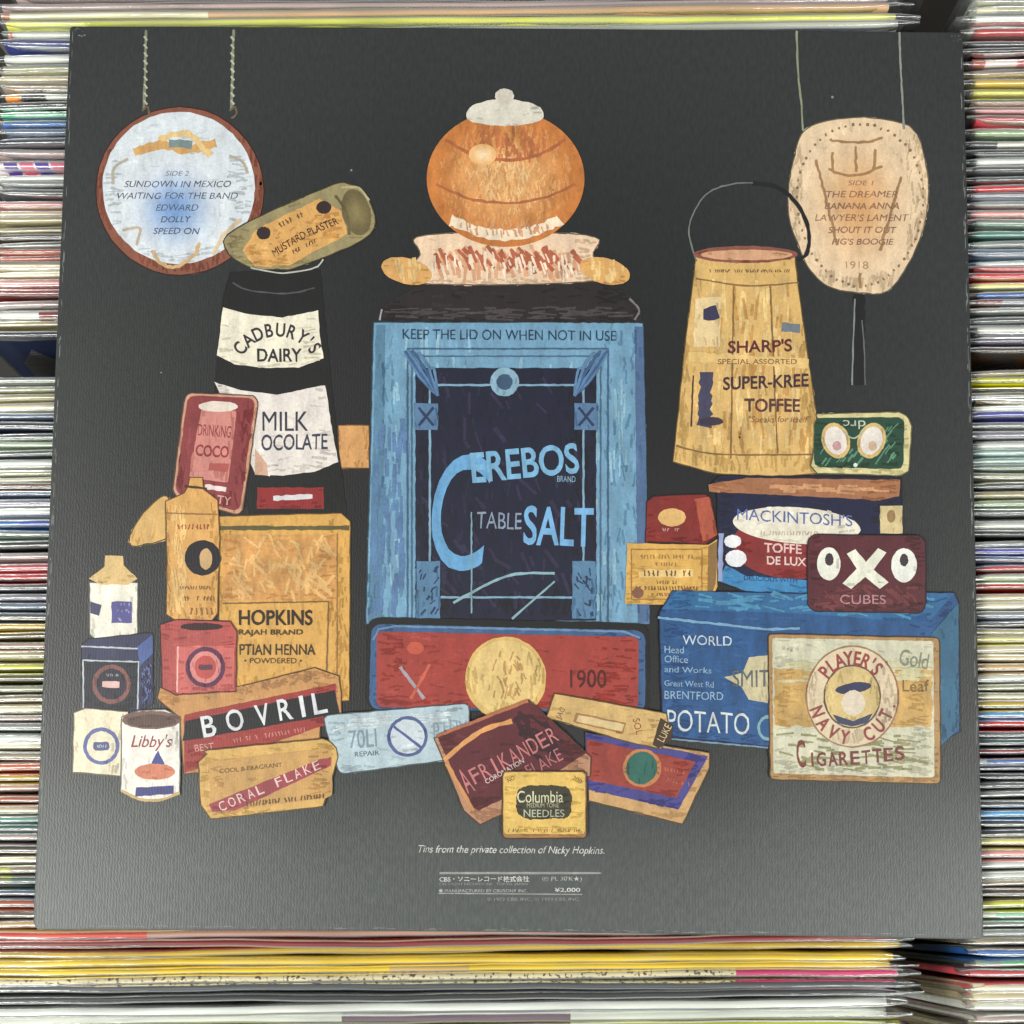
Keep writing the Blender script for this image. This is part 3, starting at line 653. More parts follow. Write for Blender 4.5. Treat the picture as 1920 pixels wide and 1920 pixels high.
# tall chocolate tin, black with two pale bands
start('printed_tin', 3)
shape([(432, 510), (600, 506), (606, 580), (628, 790), (650, 968), (470, 970), (402, 735), (418, 560)], (31, 32, 40), a=1)
shape([(418, 576), (470, 590), (530, 595), (596, 582), (601, 640), (607, 672), (560, 689), (500, 690), (440, 683), (407, 666)], CR, name='printed_band')
shape([(402, 716), (450, 732), (520, 740), (610, 722), (620, 790), (634, 866), (590, 884), (530, 892), (478, 888), (440, 800)], (218, 210, 202), name='printed_band')
shape([(478, 840), (500, 870), (503, 892), (478, 890)], (200, 160, 134), name='printed_shade')
line([(436, 530), (470, 545), (540, 550), (590, 540)], 3, (84, 82, 86), name='printed_rim')
ARC("CADBURY'S", 520, 700, 82, -62, 62, 25, (58, 54, 60), wd=17, rx=86)
T('DAIRY', 524, 666, 84, 25, (54, 52, 56), bold=.02); T('MILK', 535, 790, 86, 36, (60, 60, 72), bold=.02); T('OCOLATE', 552, 829, 124, 30, (62, 66, 84), bold=.01, slant=-.02)
shape(rect(482, 914, 607, 954), (140, 46, 46), name='printed_plate'); line([(512, 934), (586, 931)], 9, (206, 206, 206), name='printed_streak')
# small rough ochre block between tins and the matching one at left
start('printed_box', 2); shape(rect(634, 797, 692, 878), (206, 152, 92), a=2.5)
start('printed_box', 2); shape([(312, 930), (322, 1000), (270, 1022), (242, 1018), (262, 970)], (206, 166, 98), a=3, sm=True)
# yellow henna tin
start('printed_tin', 10)
shape([(410, 968), (640, 962), (657, 978), (655, 1314), (410, 1314)], (206, 158, 78), a=1)
shape(rect(418, 1003, 632, 1126), (204, 148, 80), name='printed_panel', var=.3)
dabs(90, (214, 170, 104), in_quad((425, 1008), (628, 1008), (628, 1122), (425, 1122)), 7, 30, 70, spread=60)
line([(410, 990), (655, 990)], 8, (96, 88, 56), name='printed_border'); line([(632, 1000), (632, 1290)], 2, (150, 110, 60))
line([(418, 1132), (616, 1128), (612, 1280)], 2.5, (120, 90, 56), name='printed_frame')
T('HOPKINS', 517, 1158, 138, 29, (52, 44, 40), bold=.02); T('RAJAH BRAND', 508, 1187, 120, 13, (70, 58, 44), bold=.02); T('PTIAN HENNA', 520, 1218, 142, 20, (64, 54, 46), bold=.01); T('• POWDERED •', 512, 1239, 108, 10, (76, 60, 46), bold=.01)
# red cocoa tin
start('printed_tin', 14)
shape(quad((347, 736), (486, 742), (454, 968), (322, 930), 20), (196, 146, 118), a=.8)
shape(quad((352, 741), (479, 747), (449, 960), (328, 925), 17), (134, 60, 62), name='printed_face')
shape(quad((378, 765), (444, 770), (428, 905), (354, 895), 6), (198, 128, 118), name='printed_panel'); ell(409, 762, 37, 10, (216, 204, 190))
T('DRINKING', 402, 808, 62, 22, (146, 60, 62), rot=4); T('COCO', 398, 846, 62, 22, (140, 52, 56), rot=4, bold=.02); shape(quad((392, 868), (430, 870), (426, 885), (390, 882)), (170, 84, 78)); T('TY', 420, 938, 26, 15, (206, 160, 150), rot=8)
line([(384, 912), (424, 918)], 9, (216, 200, 196), name='printed_streak')
# ochre flask
start('printed_flask', 21)
shape([(352, 912), (356, 895), (380, 895), (382, 918), (408, 938), (412, 1010), (408, 1150), (392, 1172), (345, 1174), (312, 1152), (313, 1040), (310, 940), (345, 925)], (208, 158, 86), a=1)
dabs(70, (224, 182, 112), in_quad((318, 940), (350, 940), (350, 1150), (318, 1150)), 5, 26, 90, spread=10)
line([(346, 912), (388, 916)], 4, (70, 50, 40), name='printed_rim'); line([(312, 962), (410, 965)], 2.5, (150, 108, 62))
ell(380, 1046, 34, 33, (42, 38, 44)); ell(386, 1048, 12, 20, (196, 160, 110))
T('BRASSO', 362, 988, 62, 11, (150, 70, 46)); T('NET CONTENTS', 366, 1102, 60, 8, (130, 92, 56)); T('G FINEST', 374, 1122, 60, 10, (120, 84, 52)); T('Cocoa', 378, 1146, 48, 15, (136, 92, 52), shear=.2)
# white flask with ochre shoulders
start('printed_flask', 4)
shape([(168, 1092), (258, 1092), (258, 1195), (235, 1205), (185, 1205), (168, 1190)], (226, 222, 206))
shape([(197, 1042), (230, 1042), (232, 1060), (258, 1085), (240, 1096), (190, 1096), (167, 1085), (196, 1062)], (212, 180, 118), name='printed_shoulder')
shape(rect(209, 1128, 247, 1168), (86, 84, 140)); shape(quad((169, 1128), (190, 1134), (186, 1154), (169, 1150)), (70, 72, 100)); dabs(12, (150, 150, 190), in_quad((212, 1130), (245, 1130), (245, 1164), (212, 1164)), 3, 6)
# navy tin cube with a ring
start('printed_box', 8)
shape([(152, 1210), (165, 1198), (286, 1186), (288, 1320), (262, 1332), (154, 1328)], (58, 60, 86), a=1)
shape([(258, 1212), (286, 1190), (286, 1225), (262, 1250)], (76, 96, 150)); shape(quad((155, 1238), (258, 1240), (256, 1328), (155, 1327)), (48, 50, 58))
line([(152, 1212), (258, 1216)], 3, (180, 188, 196), name='printed_edge'); line([(156, 1328), (156, 1238), (260, 1241), (258, 1330)], 3, (180, 190, 196), name='printed_edge')
ell(209, 1283, 36, 37, (128, 84, 80)); ell(209, 1283, 28, 29, (52, 50, 60)); line([(192, 1283), (224, 1284)], 11, (206, 170, 164), name='printed_streak'); ARC('DEEP RUST', 209, 1283, 22, -70, 70, 7, (150, 150, 160)); 
dabs(30, (96, 104, 150), in_quad((262, 1255), (284, 1240), (284, 1310), (264, 1322)), 3, 10)
# cream box with a ring
start('printed_box', 12)
shape([(138, 1336), (160, 1328), (240, 1334), (236, 1456), (136, 1448)], (226, 216, 186))
ell(190, 1399, 34, 35, (98, 106, 158)); ell(190, 1399, 27, 28, (222, 214, 186)); shape(rect(175, 1391, 205, 1407, 5), (84, 92, 128)); T('M S', 190, 1399, 20, 6, (190, 196, 214))
# red tin cube with a ring
start('printed_box', 26)
shape([(300, 1172), (330, 1162), (432, 1165), (444, 1184), (442, 1296), (330, 1303), (304, 1290)], (170, 78, 74))
shape(quad((330, 1212), (440, 1210), (438, 1294), (332, 1300)), (192, 98, 92)); line([(332, 1298), (334, 1212)], 3, (222, 170, 160), name='printed_edge')
ell(385, 1251, 37, 38, (92, 52, 78)); ell(385, 1251, 29, 30, (206, 128, 122)); ell(385, 1251, 20, 22, (180, 76, 72)); shape(rect(372, 1246, 399, 1256, 4), (92, 62, 70))
ell(378, 1175, 40, 7, (60, 32, 36))
# long black and red beef-extract tin
start('printed_tin', 18)
shape([(295, 1310), (300, 1290), (430, 1292), (590, 1252), (636, 1268), (640, 1300), (640, 1345), (600, 1362), (600, 1420), (345, 1452), (335, 1345)], (190, 140, 84), a=1)
shape(quad((345, 1340), (630, 1282), (632, 1352), (345, 1450), 4), (150, 58, 54)); shape(quad((348, 1352), (628, 1294), (636, 1338), (342, 1390)), (38, 38, 42))
dabs(60, (170, 122, 74), in_quad((430, 1290), (600, 1255), (628, 1268), (440, 1305)), 5, 14, -10)
for ch, x, y in zip('BOVRIL', (391, 440, 492, 534, 567, 599), (1361, 1350, 1340, 1330, 1324, 1318)): T(ch, x, y, 8 if ch == 'I' else (32 if ch == 'O' else 26), 40, (208, 212, 214), rot=-10, bold=.01)
T('BEST', 383, 1401, 36, 13, (206, 150, 140), rot=-8); T('WORTH ONE CUBE', 505, 1378, 140, 10, (196, 120, 110), rot=-9)
# open white can
start('printed_can', 30)
shape([(228, 1345), (260, 1332), (310, 1330), (338, 1345), (337, 1490), (300, 1503), (260, 1501), (226, 1484)], (226, 222, 212), a=.8)
ell(284, 1350, 55, 17, (116, 92, 82)); ell(284, 1352, 46, 12, (92, 72, 66)); line([(228, 1482), (260, 1498), (300, 1500), (337, 1486)], 5, (190, 160, 100), name='printed_rim')
T("Libby's", 284, 1393, 76, 30, (150, 62, 70), shear=.3); shape([(296, 1408), (309, 1433), (283, 1433)], (66, 74, 132)); ell(290, 1447, 38, 15, (200, 122, 92)); shape(quad((256, 1477), (326, 1473), (326, 1488), (254, 1494)), (62, 66, 120))
# ochre flake tin
start('printed_tin', 30)
shape(quad((374, 1408), (612, 1384), (634, 1404), (630, 1500), 16)[0:18] + [(606, 1512), (395, 1536), (376, 1510), (372, 1430)], (200, 160, 88), a=1)
shape(quad((390, 1428), (620, 1402), (624, 1494), (396, 1526), 12), (188, 146, 84)); shape([(391, 1508), (600, 1424), (622, 1420), (620, 1436), (440, 1520), (398, 1522)], (150, 66, 72))
for i, ch in enumerate('CORAL FLAKE'):
    if ch != ' ': T(ch, 417 + 17.6 * i, 1511 - 7.6 * i, 13, 18, (214, 190, 182), rot=-23)
T('COOL & FRAGRANT', 470, 1440, 118, 8, (110, 84, 50), rot=-6); T('BY BRAND SON CORGRIG', 535, 1500, 150, 10, (92, 68, 48), rot=-6, bold=.01)
# pale blue tin
start('printed_tin', 24)
shape(quad((604, 1342), (880, 1318), (880, 1420), (636, 1452), 14), (168, 188, 196), a=1.2)
dabs(40, (196, 208, 212), in_quad((620, 1350), (860, 1330), (860, 1350), (625, 1372)), 5, 30, -5, spread=10)
ell(764, 1381, 38, 38, (80, 92, 140)); ell(764, 1381, 32, 32, (186, 198, 204)); line([(738, 1362), (790, 1402)], 5, (80, 92, 140)); T('70LI', 680, 1385, 52, 34, (120, 140, 152), rot=-4); T('P LUX', 845, 1370, 64, 34, (130, 150, 162), rot=-4); T('REPAIR', 688, 1413, 46, 9, (80, 90, 104), rot=-4)
# large blue table-salt tin with dark lid
start('printed_tin', 3)
shape([(700, 604), (1206, 604), (1218, 1170), (686, 1170)], (108, 152, 180), a=1, var=.2)
shape([(706, 610), (722, 610), (716, 1168), (690, 1168)], (84, 124, 150), name='printed_side'); shape([(1190, 612), (1206, 612), (1218, 1168), (1196, 1168)], (78, 104, 140), name='printed_side')
dabs(120, (134, 176, 196), in_quad((720, 620), (1190, 620), (1200, 1160), (705, 1160)), 7, 60, 90, spread=5)
dabs(60, (88, 122, 164), in_quad((700, 800), (770, 800), (765, 1160), (695, 1160)), 7, 60, 90, spread=5)
shape([(706, 602), (712, 580), (760, 548), (800, 530), (945, 520), (1140, 530), (1185, 556), (1204, 585), (1204, 606)], (50, 46, 46), name='printed_lid', a=1)
dabs(50, (76, 70, 70), in_quad((730, 578), (1190, 572), (1195, 600), (715, 600)), 5, 50, 0, spread=6)
line([(712, 600), (716, 580)], 3, (150, 150, 150)); line([(1180, 560), (1198, 580), (1190, 600)], 4, (120, 116, 116))
shape(rect(779, 690, 1118, 1164), (40, 42, 58), name='printed_panel', var=.25); dabs(70, (54, 50, 72), in_quad((790, 700), (1110, 700), (1110, 1150), (790, 1150)), 9, 40, 60)
line(rect(806, 722, 1094, 1120), 4, (120, 158, 182), closed=True, name='printed_frame'); line(rect(764, 654, 1140, 1176)[0:4], 3, (66, 92, 120), closed=True, name='printed_frame'); line(rect(772, 668, 1126, 1180), 2.5, (70, 98, 126), closed=True, name='printed_frame')
for sx_ in (-1, 1):
    for k in range(9):
        A_ = RAD(-78 + 17 * k); x0_, y0_ = 949 + sx_ * 128, 742
        line([(x0_, y0_), (x0_ + sx_ * 40 * cos(A_) * .9, y0_ - 30 - 26 * abs(sin(A_ + .5))), (x0_ + sx_ * (10 + 52 * cos(A_)), y0_ - 52 - 34 * sin(A_ + 1.1))], 5, (62, 92, 132) if k % 2 else (88, 124, 160), name='printed_leaf')
    shape(rect(949 + sx_ * 150 - 22, 756, 949 + sx_ * 150 + 22, 806), (84, 118, 152)); line([(949 + sx_ * 150 - 14, 764), (949 + sx_ * 150 + 14, 798)], 5, (48, 62, 92)); line([(949 + sx_ * 150 + 14, 764), (949 + sx_ * 150 - 14, 798)], 5, (48, 62, 92))
    shape(rect(949 + sx_ * 146 - 22, 1052, 949 + sx_ * 146 + 22, 1160), (84, 122, 154)); dabs(16, (46, 62, 92), in_quad((949 + sx_ * 146 - 18, 1056), (949 + sx_ * 146 + 18, 1056), (949 + sx_ * 146 + 18, 1156), (949 + sx_ * 146 - 18, 1156)), 4, 16, 60 * sx_)
ell(946, 716, 27, 27, (128, 164, 184)); ell(946, 716, 15, 15, (60, 84, 110))
T('KEEP THE LID ON WHEN NOT IN USE', 955, 628, 400, 19, (44, 62, 86), bold=.012, slant=.008)
T('C', 862, 960, 104, 220, (98, 156, 200), rot=6)
T('EREBOS', 984, 868, 202, 58, (114, 168, 204), rot=-5, bold=.02, slant=-.01); T('BRAND', 1062, 898, 34, 11, (130, 170, 196)); T('TABLE', 936, 976, 84, 31, (132, 148, 170), rot=2); T('SALT', 1047, 987, 130, 74, (110, 166, 210), rot=2, bold=.018)
line([(850, 1130), (950, 1080), (1040, 1075)], 5, (130, 166, 176), name='printed_flourish'); line([(960, 1160), (1040, 1090)], 4, (130, 166, 176), name='printed_flourish'); line([(884, 960), (884, 1150)], 3, (120, 156, 170), name='printed_flourish')
# rounded ginger jar standing on the blue tin (a plain stand-in for the painted figure)
start('printed_jar', 24)
shape([(800, 440), (1098, 440), (1112, 480), (1122, 526), (770, 530), (788, 478)], (226, 196, 164), name='printed_foot', a=2, sm=True)
dabs(70, (214, 160, 120), in_quad((805, 470), (1090, 470), (1105, 520), (790, 520)), 8, 30, 80, spread=18)
dabs(46, (178, 98, 70), in_quad((805, 470), (1090, 470), (1100, 500), (800, 500)), 9, 34, 55, spread=18)
dabs(40, (236, 216, 190), in_quad((805, 480), (1090, 480), (1105, 520), (790, 520)), 6, 26, 80, spread=14)
ell(948, 335, 148, 128, (222, 174, 116), edge=(190, 120, 66), name='printed_body', a=.8, var=.25, n=64)
for f, tone in ((.9, (204, 140, 80)), (.74, (212, 152, 92)), (.55, (222, 172, 112)), (.35, (228, 186, 130))):
    dabs(int(420 * f * f), tone, in_ell(948, 335, 144 * f, 124 * f), 4, 15, 90, spread=26, var=.15)
dabs(110, (188, 112, 66), in_quad((850, 240), (1045, 240), (1010, 300), (885, 300)), 5, 22, 90, spread=22)
line([(846, 412), (890, 432), (948, 441), (1006, 432), (1050, 412)], 20, (230, 212, 184), name='printed_band', a=1.6); dabs(46, (204, 150, 110), in_quad((850, 418), (1046, 418), (1020, 440), (880, 440)), 4, 15, 80, spread=15)
line([(836, 262), (885, 290), (948, 300), (1010, 290), (1060, 262)], 6, (172, 100, 62), name='printed_band', a=1.2); line([(818, 345), (880, 372), (948, 380), (1016, 372), (1078, 345)], 5, (172, 100, 62), name='printed_band', a=1.2)
ell(905, 290, 26, 20, (240, 214, 176), edge=(224, 176, 118), name='printed_highlight')
shape([(880, 226), (886, 198), (945, 186), (1008, 198), (1014, 226), (945, 236)], (212, 206, 192), name='printed_lid', a=1, sm=True); ell(946, 180, 18, 14, (206, 198, 184), name='printed_knob')
for s, cx in ((-1, 762), (1, 1134)):
    ell(cx, 508, 48, 24, (210, 160, 92), rot=-14 * -s * -1 if s < 0 else 14, name='printed_handle'); dabs(16, (226, 190, 124), in_ell(cx, 506, 40, 18), 6, 22, 90, spread=10)
# red tin framed in blue
start('printed_tin', 22)
shape(quad((690, 1158), (1216, 1170), (1216, 1340), (686, 1330), 26), (26, 30, 40), a=1); shape(quad((696, 1170), (1210, 1182), (1210, 1336), (692, 1330), 22), (62, 92, 132)); shape(quad((706, 1184), (1198, 1194), (1196, 1330), (706, 1326), 14), (154, 62, 54), var=.12)
line([(700, 1200), (710, 1180), (740, 1174), (1170, 1184), (1200, 1196)], 4, (98, 132, 166), name='printed_edge')
line([(750, 1250), (795, 1310)], 6, (160, 150, 156), name='printed_flourish'); line([(806, 1245), (770, 1310)], 6, (188, 90, 66), name='printed_flourish'); ell(779, 1215, 16, 12, (188, 84, 62))
ell(948, 1272, 76, 78, (206, 172, 100), a=1); ell(948, 1270, 68, 70, (214, 184, 116)); dabs(30, (180, 140, 84), in_ell(950, 1268, 40, 46), 4, 24, 80); 
T('1900', 1103, 1273, 68, 34, (84, 34, 36), bold=.01)
# dark red tilted tin
start('printed_tin', 34)
shape([(814, 1384), (992, 1312), (1108, 1420), (1106, 1455), (900, 1546), (870, 1520)], (176, 130, 100), a=1)
shape([(818, 1378), (990, 1312), (1100, 1412), (1040, 1450), (898, 1520), (880, 1512)], (94, 46, 50)); dabs(50, (60, 36, 44), in_quad((960, 1340), (1000, 1330), (1080, 1410), (1000, 1430)), 9, 26, 40)
line([(832, 1425), (900, 1372), (960, 1352)], 9, (206, 146, 84), name='printed_band'); line([(838, 1432), (888, 1520)], 7, (200, 140, 84), name='printed_band'); line([(990, 1314), (820, 1380)], 6, (170, 102, 70))
for i, ch in enumerate('AFRIKANDER'): T(ch, 873 + 18 * i, 1464 - 9.5 * i, 16 if ch != 'I' else 4, 30 if i else 48, (190, 116, 116), rot=-29)
T('CORONATION', 946, 1446, 82, 9, (206, 180, 176), rot=-30, bold=.01); T('FLAKE', 1020, 1430, 72, 24, (170, 104, 108), rot=-29)
# small ochre box of matches
start('printed_box', 29)
shape([(1040, 1300), (1250, 1338), (1256, 1375), (1240, 1404), (1180, 1392), (1024, 1345)], (200, 166, 104), a=1)
shape([(1238, 1346), (1262, 1360), (1258, 1388), (1236, 1404), (1224, 1396)], (70, 56, 44)); shape(quad((1080, 1336), (1174, 1356), (1168, 1376), (1074, 1354)), (160, 116, 74))
shape(quad((1084, 1340), (1170, 1358), (1166, 1371), (1080, 1353)), (206, 182, 130)); T('JAC', 1052, 1338, 22, 14, (140, 96, 70), rot=-60); T('SOL', 1196, 1362, 30, 13, (140, 84, 56), rot=78); T('LUKE', 1246, 1374, 34, 14, (206, 180, 130), rot=-62)
# red and blue flat tin with a green oval
start('printed_tin', 27)
shape([(1098, 1374), (1120, 1378), (1330, 1412), (1330, 1440), (1280, 1545), (1104, 1502), (1100, 1440)], (190, 150, 98), a=1)
shape([(1098, 1374), (1328, 1418), (1272, 1518), (1102, 1480)], (70, 68, 130)); shape([(1100, 1386), (1304, 1428), (1268, 1496), (1104, 1462)], (146, 62, 52)); ell(1204, 1440, 36, 36, (184, 120, 72), rot=30); ell(1203, 1440, 29, 31, (50, 98, 88), rot=30)
T('KING', 1264, 1445, 40, 9, (176, 92, 70), rot=12); T('MILD WAVY', 1266, 1465, 56, 9, (176, 92, 70), rot=12)
# small gold needle tin
start('printed_tin', 46)
shape(rect(942, 1446, 1100, 1572, 10), (160, 118, 70), a=.8); shape(rect(944, 1448, 1097, 1564, 10), (214, 178, 90))
shape([(972, 1482), (985, 1474), (1020, 1472), (1056, 1474), (1070, 1484), (1072, 1510), (1064, 1532), (1040, 1534), (1020, 1536), (990, 1536), (970, 1524), (968, 1500)], (64, 62, 46), a=1.4, sm=True)
T('Columbia', 1013, 1494, 86, 22, (206, 206, 170)); T('MEDIUM TONE', 1018, 1510, 60, 8, (170, 170, 140)); T('NEEDLES', 1020, 1525, 76, 14, (170, 172, 150)); T('NO', 958, 1461, 14, 8, (110, 84, 50), rot=-30); T('200', 1082, 1462, 18, 8, (110, 84, 50), rot=30); T('HIS MASTERPIECE IMPROVING', 1020, 1557, 136, 7, (120, 92, 54), bold=.01)
# toffee pail
start('printed_pail', 4)
shape([(1305, 480), (1490, 480), (1500, 560), (1530, 770), (1545, 888), (1450, 894), (1340, 888), (1262, 866), (1285, 640)], (208, 170, 102), a=1)
line([(1412, 343), (1460, 352), (1496, 385), (1516, 430), (1514, 472), (1498, 488)], 7, (44, 42, 46), name='printed_handle'); line([(1306, 490), (1292, 440), (1300, 400), (1330, 360), (1378, 344), (1412, 343)], 3, (110, 118, 112), name='printed_handle')
ell(1398, 477, 98, 16, (136, 84, 72)); ell(1400, 478, 86, 10, (206, 156, 118)); 
dabs(80, (222, 190, 124), in_quad((1310, 530), (1490, 530), (1525, 850), (1290, 850)), 8, 60, 90, spread=8); dabs(50, (196, 146, 76), in_quad((1310, 530), (1490, 530), (1525, 850), (1290, 850)), 7, 50, 90, spread=14)
for q in ([(1305, 522), (1400, 536), (1498, 530)], [(1376, 536), (1370, 860)], [(1444, 536), (1458, 850)], [(1268, 836), (1350, 852), (1540, 852)]): line(q, 3, (130, 100, 62), name='printed_seam')
line([(1290, 668), (1516, 682)], 18, (222, 186, 116), name='printed_band', a=1)
shape([(1304, 560), (1352, 556), (1350, 650), (1300, 650)], (222, 196, 144), name='printed_patch'); line([(1324, 700), (1320, 800)], 26, (72, 70, 92), name='printed_stripe', a=2.5); line([(1318, 590), (1346, 584)], 24, (62, 60, 84), name='printed_stripe', a=2.5); line([(1300, 704), (1296, 800)], 3, (80, 56, 50)); ell(1334, 790, 22, 8, (64, 58, 70)); line([(1466, 612), (1500, 616)], 16, (110, 120, 130), name='printed_stripe', a=2)
T('· KEEP LOOK TILL A MAC CHARM 25', 1410, 508, 160, 7, (110, 84, 52)); T("SHARP'S", 1425, 649, 120, 24, (96, 46, 52), bold=.018, slant=-.03); T('SPECIAL ASSORTED', 1420, 678, 148, 10, (130, 92, 64), bold=.01)
T('SUPER-KREE', 1436, 716, 160, 25, (70, 52, 60), bold=.02, slant=-.04); T('TOFFEE', 1448, 760, 104, 25, (90, 60, 60), bold=.02); T('"Speaks for itself"', 1462, 788, 116, 15, (140, 100, 66), shear=.2)
# green tin with two ovals
start('printed_tin', 12)
shape(quad((1520, 776), (1700, 772), (1710, 800), (1704, 892), 22)[0:12] + [(1710, 800), (1704, 884), (1690, 892), (1532, 888), (1520, 874)], (206, 196, 142), a=.8)
shape(quad((1526, 784), (1696, 782), (1694, 880), (1526, 876), 16), (46, 76, 60)); dabs(40, (90, 136, 108), in_quad((1530, 800), (1690, 795), (1690, 870), (1530, 870)), 4, 22, -50, spread=8)
for x, c in ((1567, (196, 150, 150)), (1634, (200, 170, 140))): ell(x, 826, 26, 34, (206, 176, 112), rot=-20 if x < 1600 else 20); ell(x, 826, 20, 27, (222, 214, 204), rot=-20 if x < 1600 else 20); ell(x + 2, 836, 8, 9, c)
T('drc', 1602, 796, 42, 16, (190, 196, 176), rot=180); line([(1580, 808), (1600, 822), (1622, 806)], 3, (170, 180, 150)); ell(1604, 872, 4, 4, (206, 216, 210))
# navy toffee tin with copper lid
start('printed_tin', 8)
shape([(1330, 912), (1350, 892), (1690, 895), (1692, 1010), (1700, 1100), (1400, 1112), (1346, 1090), (1345, 925)], (40, 42, 66), a=1)
shape([(1328, 908), (1400, 896), (1688, 900), (1686, 930), (1650, 938), (1500, 930), (1330, 922)], (160, 108, 74), name='printed_lid'); dabs(30, (200, 146, 102), in_quad((1450, 908), (1660, 908), (1660, 928), (1450, 922)), 5, 40, 2, spread=6)
shape(rect(1650, 948, 1692, 1000), (206, 186, 136)); ell(1671, 968, 8, 12, (150, 120, 80)); ell(1492, 1020, 118, 66, (132, 50, 48)); ell(1494, 985, 120, 34, (220, 214, 196), rot=4)
shape([(1360, 1060), (1400, 1080), (1520, 1088), (1515, 1112), (1400, 1108), (1350, 1090)], (58, 128, 178)); ell(1374, 1015, 16, 12, (220, 222, 224)); ell(1380, 1047, 20, 16, (226, 228, 230))
line([(1352, 1000), (1350, 1090)], 10, (140, 152, 190)); T("MACKINTOSH'S", 1490, 970, 216, 22, (86, 104, 160), bold=.02, slant=.06); T('EXTRA DE LUXE', 1480, 1000, 110, 9, (186, 170, 140), slant=.05); T('TOFFE', 1468, 1028, 70, 18, (216, 180, 174), bold=.02, slant=.05); T('DE LUX', 1475, 1052, 74, 16, (220, 190, 184), bold=.02, slant=.05); T('DELICIOUS WITH', 1445, 1086, 100, 9, (34, 70, 110), slant=.05)
# small red and amber tins
start('printed_box', 4)
shape([(1212, 940), (1225, 930), (1322, 926), (1334, 935), (1345, 1005), (1322, 1020), (1210, 1016)], (128, 48, 44), a=1); shape([(1302, 935), (1330, 932), (1345, 1002), (1318, 1016)], (170, 84, 62)); ell(1260, 970, 26, 17, (220, 176, 108)); ARC('PEARS SOAP', 1262, 968, 32, 250, 110, 9, (206, 150, 140), inward=True)
shape([(1176, 1018), (1328, 1022), (1345, 1010), (1345, 1100), (1326, 1135), (1172, 1132)], (206, 162, 80)); shape([(1328, 1024), (1346, 1014), (1342, 1095), (1326, 1134)], (132, 102, 62))
line(rect(1184, 1030, 1316, 1124), 2, (150, 110, 60), closed=True); T('EXTRACTION POTTED', 1250, 1044, 100, 9, (150, 112, 64)); T('THE ONLY', 1248, 1058, 40, 8, (140, 100, 60)); line([(1198, 1076), (1300, 1074)], 14, (222, 190, 122), a=1.4); T('EYEWITNESS', 1250, 1075, 92, 13, (104, 80, 52), bold=.01); T('BRUNEY', 1250, 1092, 40, 8, (120, 88, 54)); T('STOCKS DUSTY NEW', 1250, 1103, 118, 9, (112, 82, 52), bold=.01); T('BEING MADE', 1250, 1115, 56, 7, (120, 88, 54)); ell(1196, 1112, 11, 10, (128, 88, 72)); ell(1290, 1112, 11, 10, (128, 88, 72))
# blue potato-crisp tin
start('printed_tin', 15)
shape([(1236, 1150), (1260, 1108), (1500, 1112), (1790, 1112), (1797, 1130), (1800, 1372), (1740, 1402), (1440, 1400), (1242, 1380)], (44, 84, 132), a=1, var=.25)
shape([(1240, 1142), (1270, 1108), (1500, 1114), (1790, 1112), (1740, 1168), (1500, 1150)], (48, 100, 146), name='printed_lid'); shape([(1745, 1190), (1797, 1130), (1798, 1365), (1762, 1400)], (56, 100, 128), name='printed_side')
dabs(60, (72, 136, 172), in_quad((1300, 1112), (1780, 1115), (1740, 1160), (1280, 1140)), 6, 40, 4, spread=20); line([(1234, 1158), (1440, 1180), (1500, 1178)], 5, (112, 156, 186), name='printed_edge'); line([(1244, 1384), (1440, 1402)], 3, (110, 140, 160), name='printed_edge')
shape([(1358, 1270), (1392, 1262), (1404, 1232), (1440, 1228), (1440, 1318), (1404, 1312), (1390, 1288)], (188, 178, 140)); T('SMIT', 1408, 1272, 70, 32, (90, 98, 100)); T('WORLD', 1326, 1201, 92, 18, (190, 204, 214), bold=.02, slant=.03)
for s, y, w2, h2 in (('Head', 1218, 36, 13), ('Office', 1236, 44, 13), ('and Works', 1256, 88, 11), ('Great West Rd', 1282, 92, 11), ('BRENTFORD', 1304, 110, 15)): T(s, 1246 + w2 / 2, y, w2, h2, (138, 170, 196), slant=.03)
T('POTATO', 1328, 1354, 154, 40, (200, 208, 206), slant=.05, bold=-.005); ell(1440, 1365, 20, 24, (120, 160, 170)); ell(1440, 1365, 15, 18, (44, 84, 132))
# dark red stock-cube tin
start('printed_tin', 28)
shape(quad((1514, 1002), (1736, 1004), (1736, 1150), (1514, 1146), 22), (90, 46, 52), a=1); dabs(40, (112, 58, 60), in_quad((1530, 1100), (1725, 1100), (1725, 1140), (1530, 1140)), 7, 30, 20)
ell(1554, 1057, 22, 31, (222, 222, 208), a=.4); ell(1555, 1049, 8, 12, (66, 58, 60)); ell(1695, 1060, 24, 32, (222, 224, 214), a=.4); ell(1695, 1050, 8, 12, (66, 58, 60))
shape([(1588, 1038), (1604, 1030), (1624, 1054), (1646, 1028), (1662, 1036), (1638, 1068), (1666, 1092), (1650, 1104), (1622, 1082), (1596, 1104), (1580, 1094), (1606, 1066)], (222, 222, 204), a=.4); T('CUBES', 1618, 1124, 86, 17, (178, 132, 134))
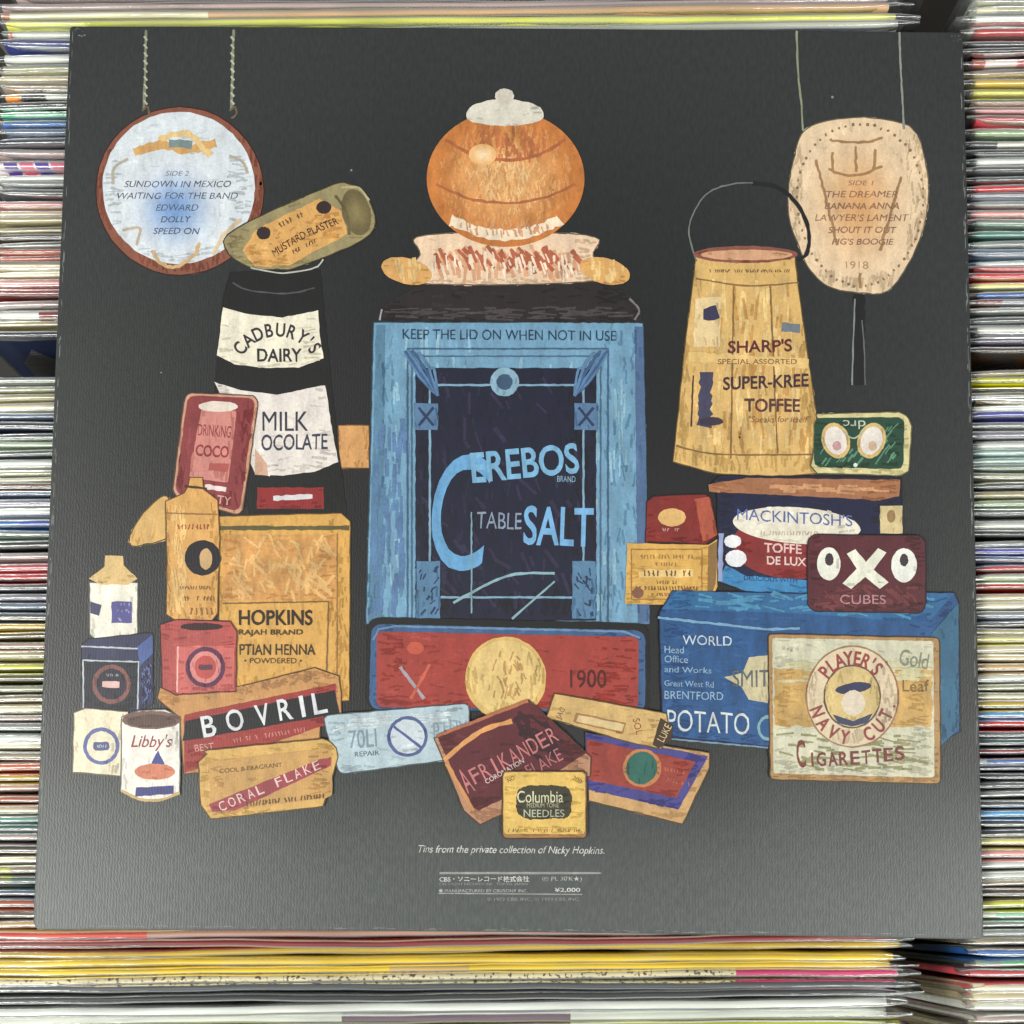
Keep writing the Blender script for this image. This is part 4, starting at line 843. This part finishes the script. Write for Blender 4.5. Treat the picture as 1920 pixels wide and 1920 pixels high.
# cream and ochre cigarette tin
start('printed_tin', 26)
shape(quad((1440, 1188), (1762, 1196), (1764, 1470), (1444, 1462), 10), (168, 132, 84), a=1); shape(quad((1448, 1196), (1750, 1202), (1752, 1458), (1450, 1450), 6), (196, 194, 168), var=.2)
shape(rect(1452, 1254, 1748, 1362), (196, 158, 90), a=3, var=.25); dabs(60, (198, 192, 150), in_quad((1454, 1240), (1746, 1240), (1746, 1280), (1454, 1280)), 6, 40, 0, spread=8); dabs(70, (140, 138, 96), in_quad((1456, 1370), (1746, 1370), (1746, 1450), (1456, 1446)), 5, 34, 5, spread=12)
ell(1598, 1306, 88, 96, (150, 112, 84), a=.8); ell(1598, 1306, 85, 93, (208, 190, 158)); ell(1598, 1306, 54, 60, (96, 84, 70)); ell(1598, 1306, 51, 57, (200, 176, 116)); ell(1600, 1290, 34, 10, (56, 58, 84), rot=-8); ell(1600, 1318, 22, 24, (206, 194, 172)); shape([(1562, 1340), (1600, 1352), (1636, 1338), (1626, 1356), (1598, 1362), (1572, 1356)], (64, 70, 96))
ARC("PLAYER'S", 1598, 1306, 72, -58, 52, 26, (146, 62, 62), wd=17, rx=66); ARC('NAVY CUT.', 1598, 1306, 78, 258, 98, 25, (140, 64, 62), inward=True, wd=16, rx=70)
for i, ch in enumerate('CIGARETTES'): T(ch, 1502 + 21 * i - (4 if i > 1 else 0), 1418 - 1.2 * (i - 4.5) + (-10 if i == 0 else 4 * sin(i * .35)), 4 if ch == 'I' else 17, 52 if i == 0 else 26, (118, 58, 54), bold=.018, rot=-4)
T('Gold', 1714, 1236, 54, 30, (126, 130, 108), rot=10); T('Leaf', 1717, 1286, 50, 22, (118, 98, 58)); T('Reg d', 1482, 1217, 30, 10, (150, 154, 140))
# typeset lines at the foot
start('printed_credits', 2)
GW = (196, 198, 192)
line(rect(824, 1636, 1094, 1638), 2, (150, 150, 146), a=.05, closed=False); line([(822, 1675), (1092, 1677)], 2, (150, 150, 146), a=.05)
T('Tins from the private collection of Nicky Hopkins.', 959, 1595, 348, 18, GW, shear=.3, slant=.008)
T('CBS・ソニーレコード株式会社', 908, 1648, 168, 11, GW, bold=.015); T("Ⓟ PL 30'K★)", 1054, 1648, 74, 11, (170, 172, 168)); T('CBS / SONY RECORDS INC. TOKYO, JAPAN', 906, 1658, 166, 6, (140, 142, 138))
T('● MANUFACTURED BY CBS/SONY INC.', 906, 1670, 166, 6, (170, 172, 168)); T('¥2,000', 1064, 1669, 48, 9, GW, bold=.01); T('© 1973 CBS, INC. Ⓟ 1973 CBS, INC.', 1000, 1686, 174, 7, (138, 140, 138))
print_all()
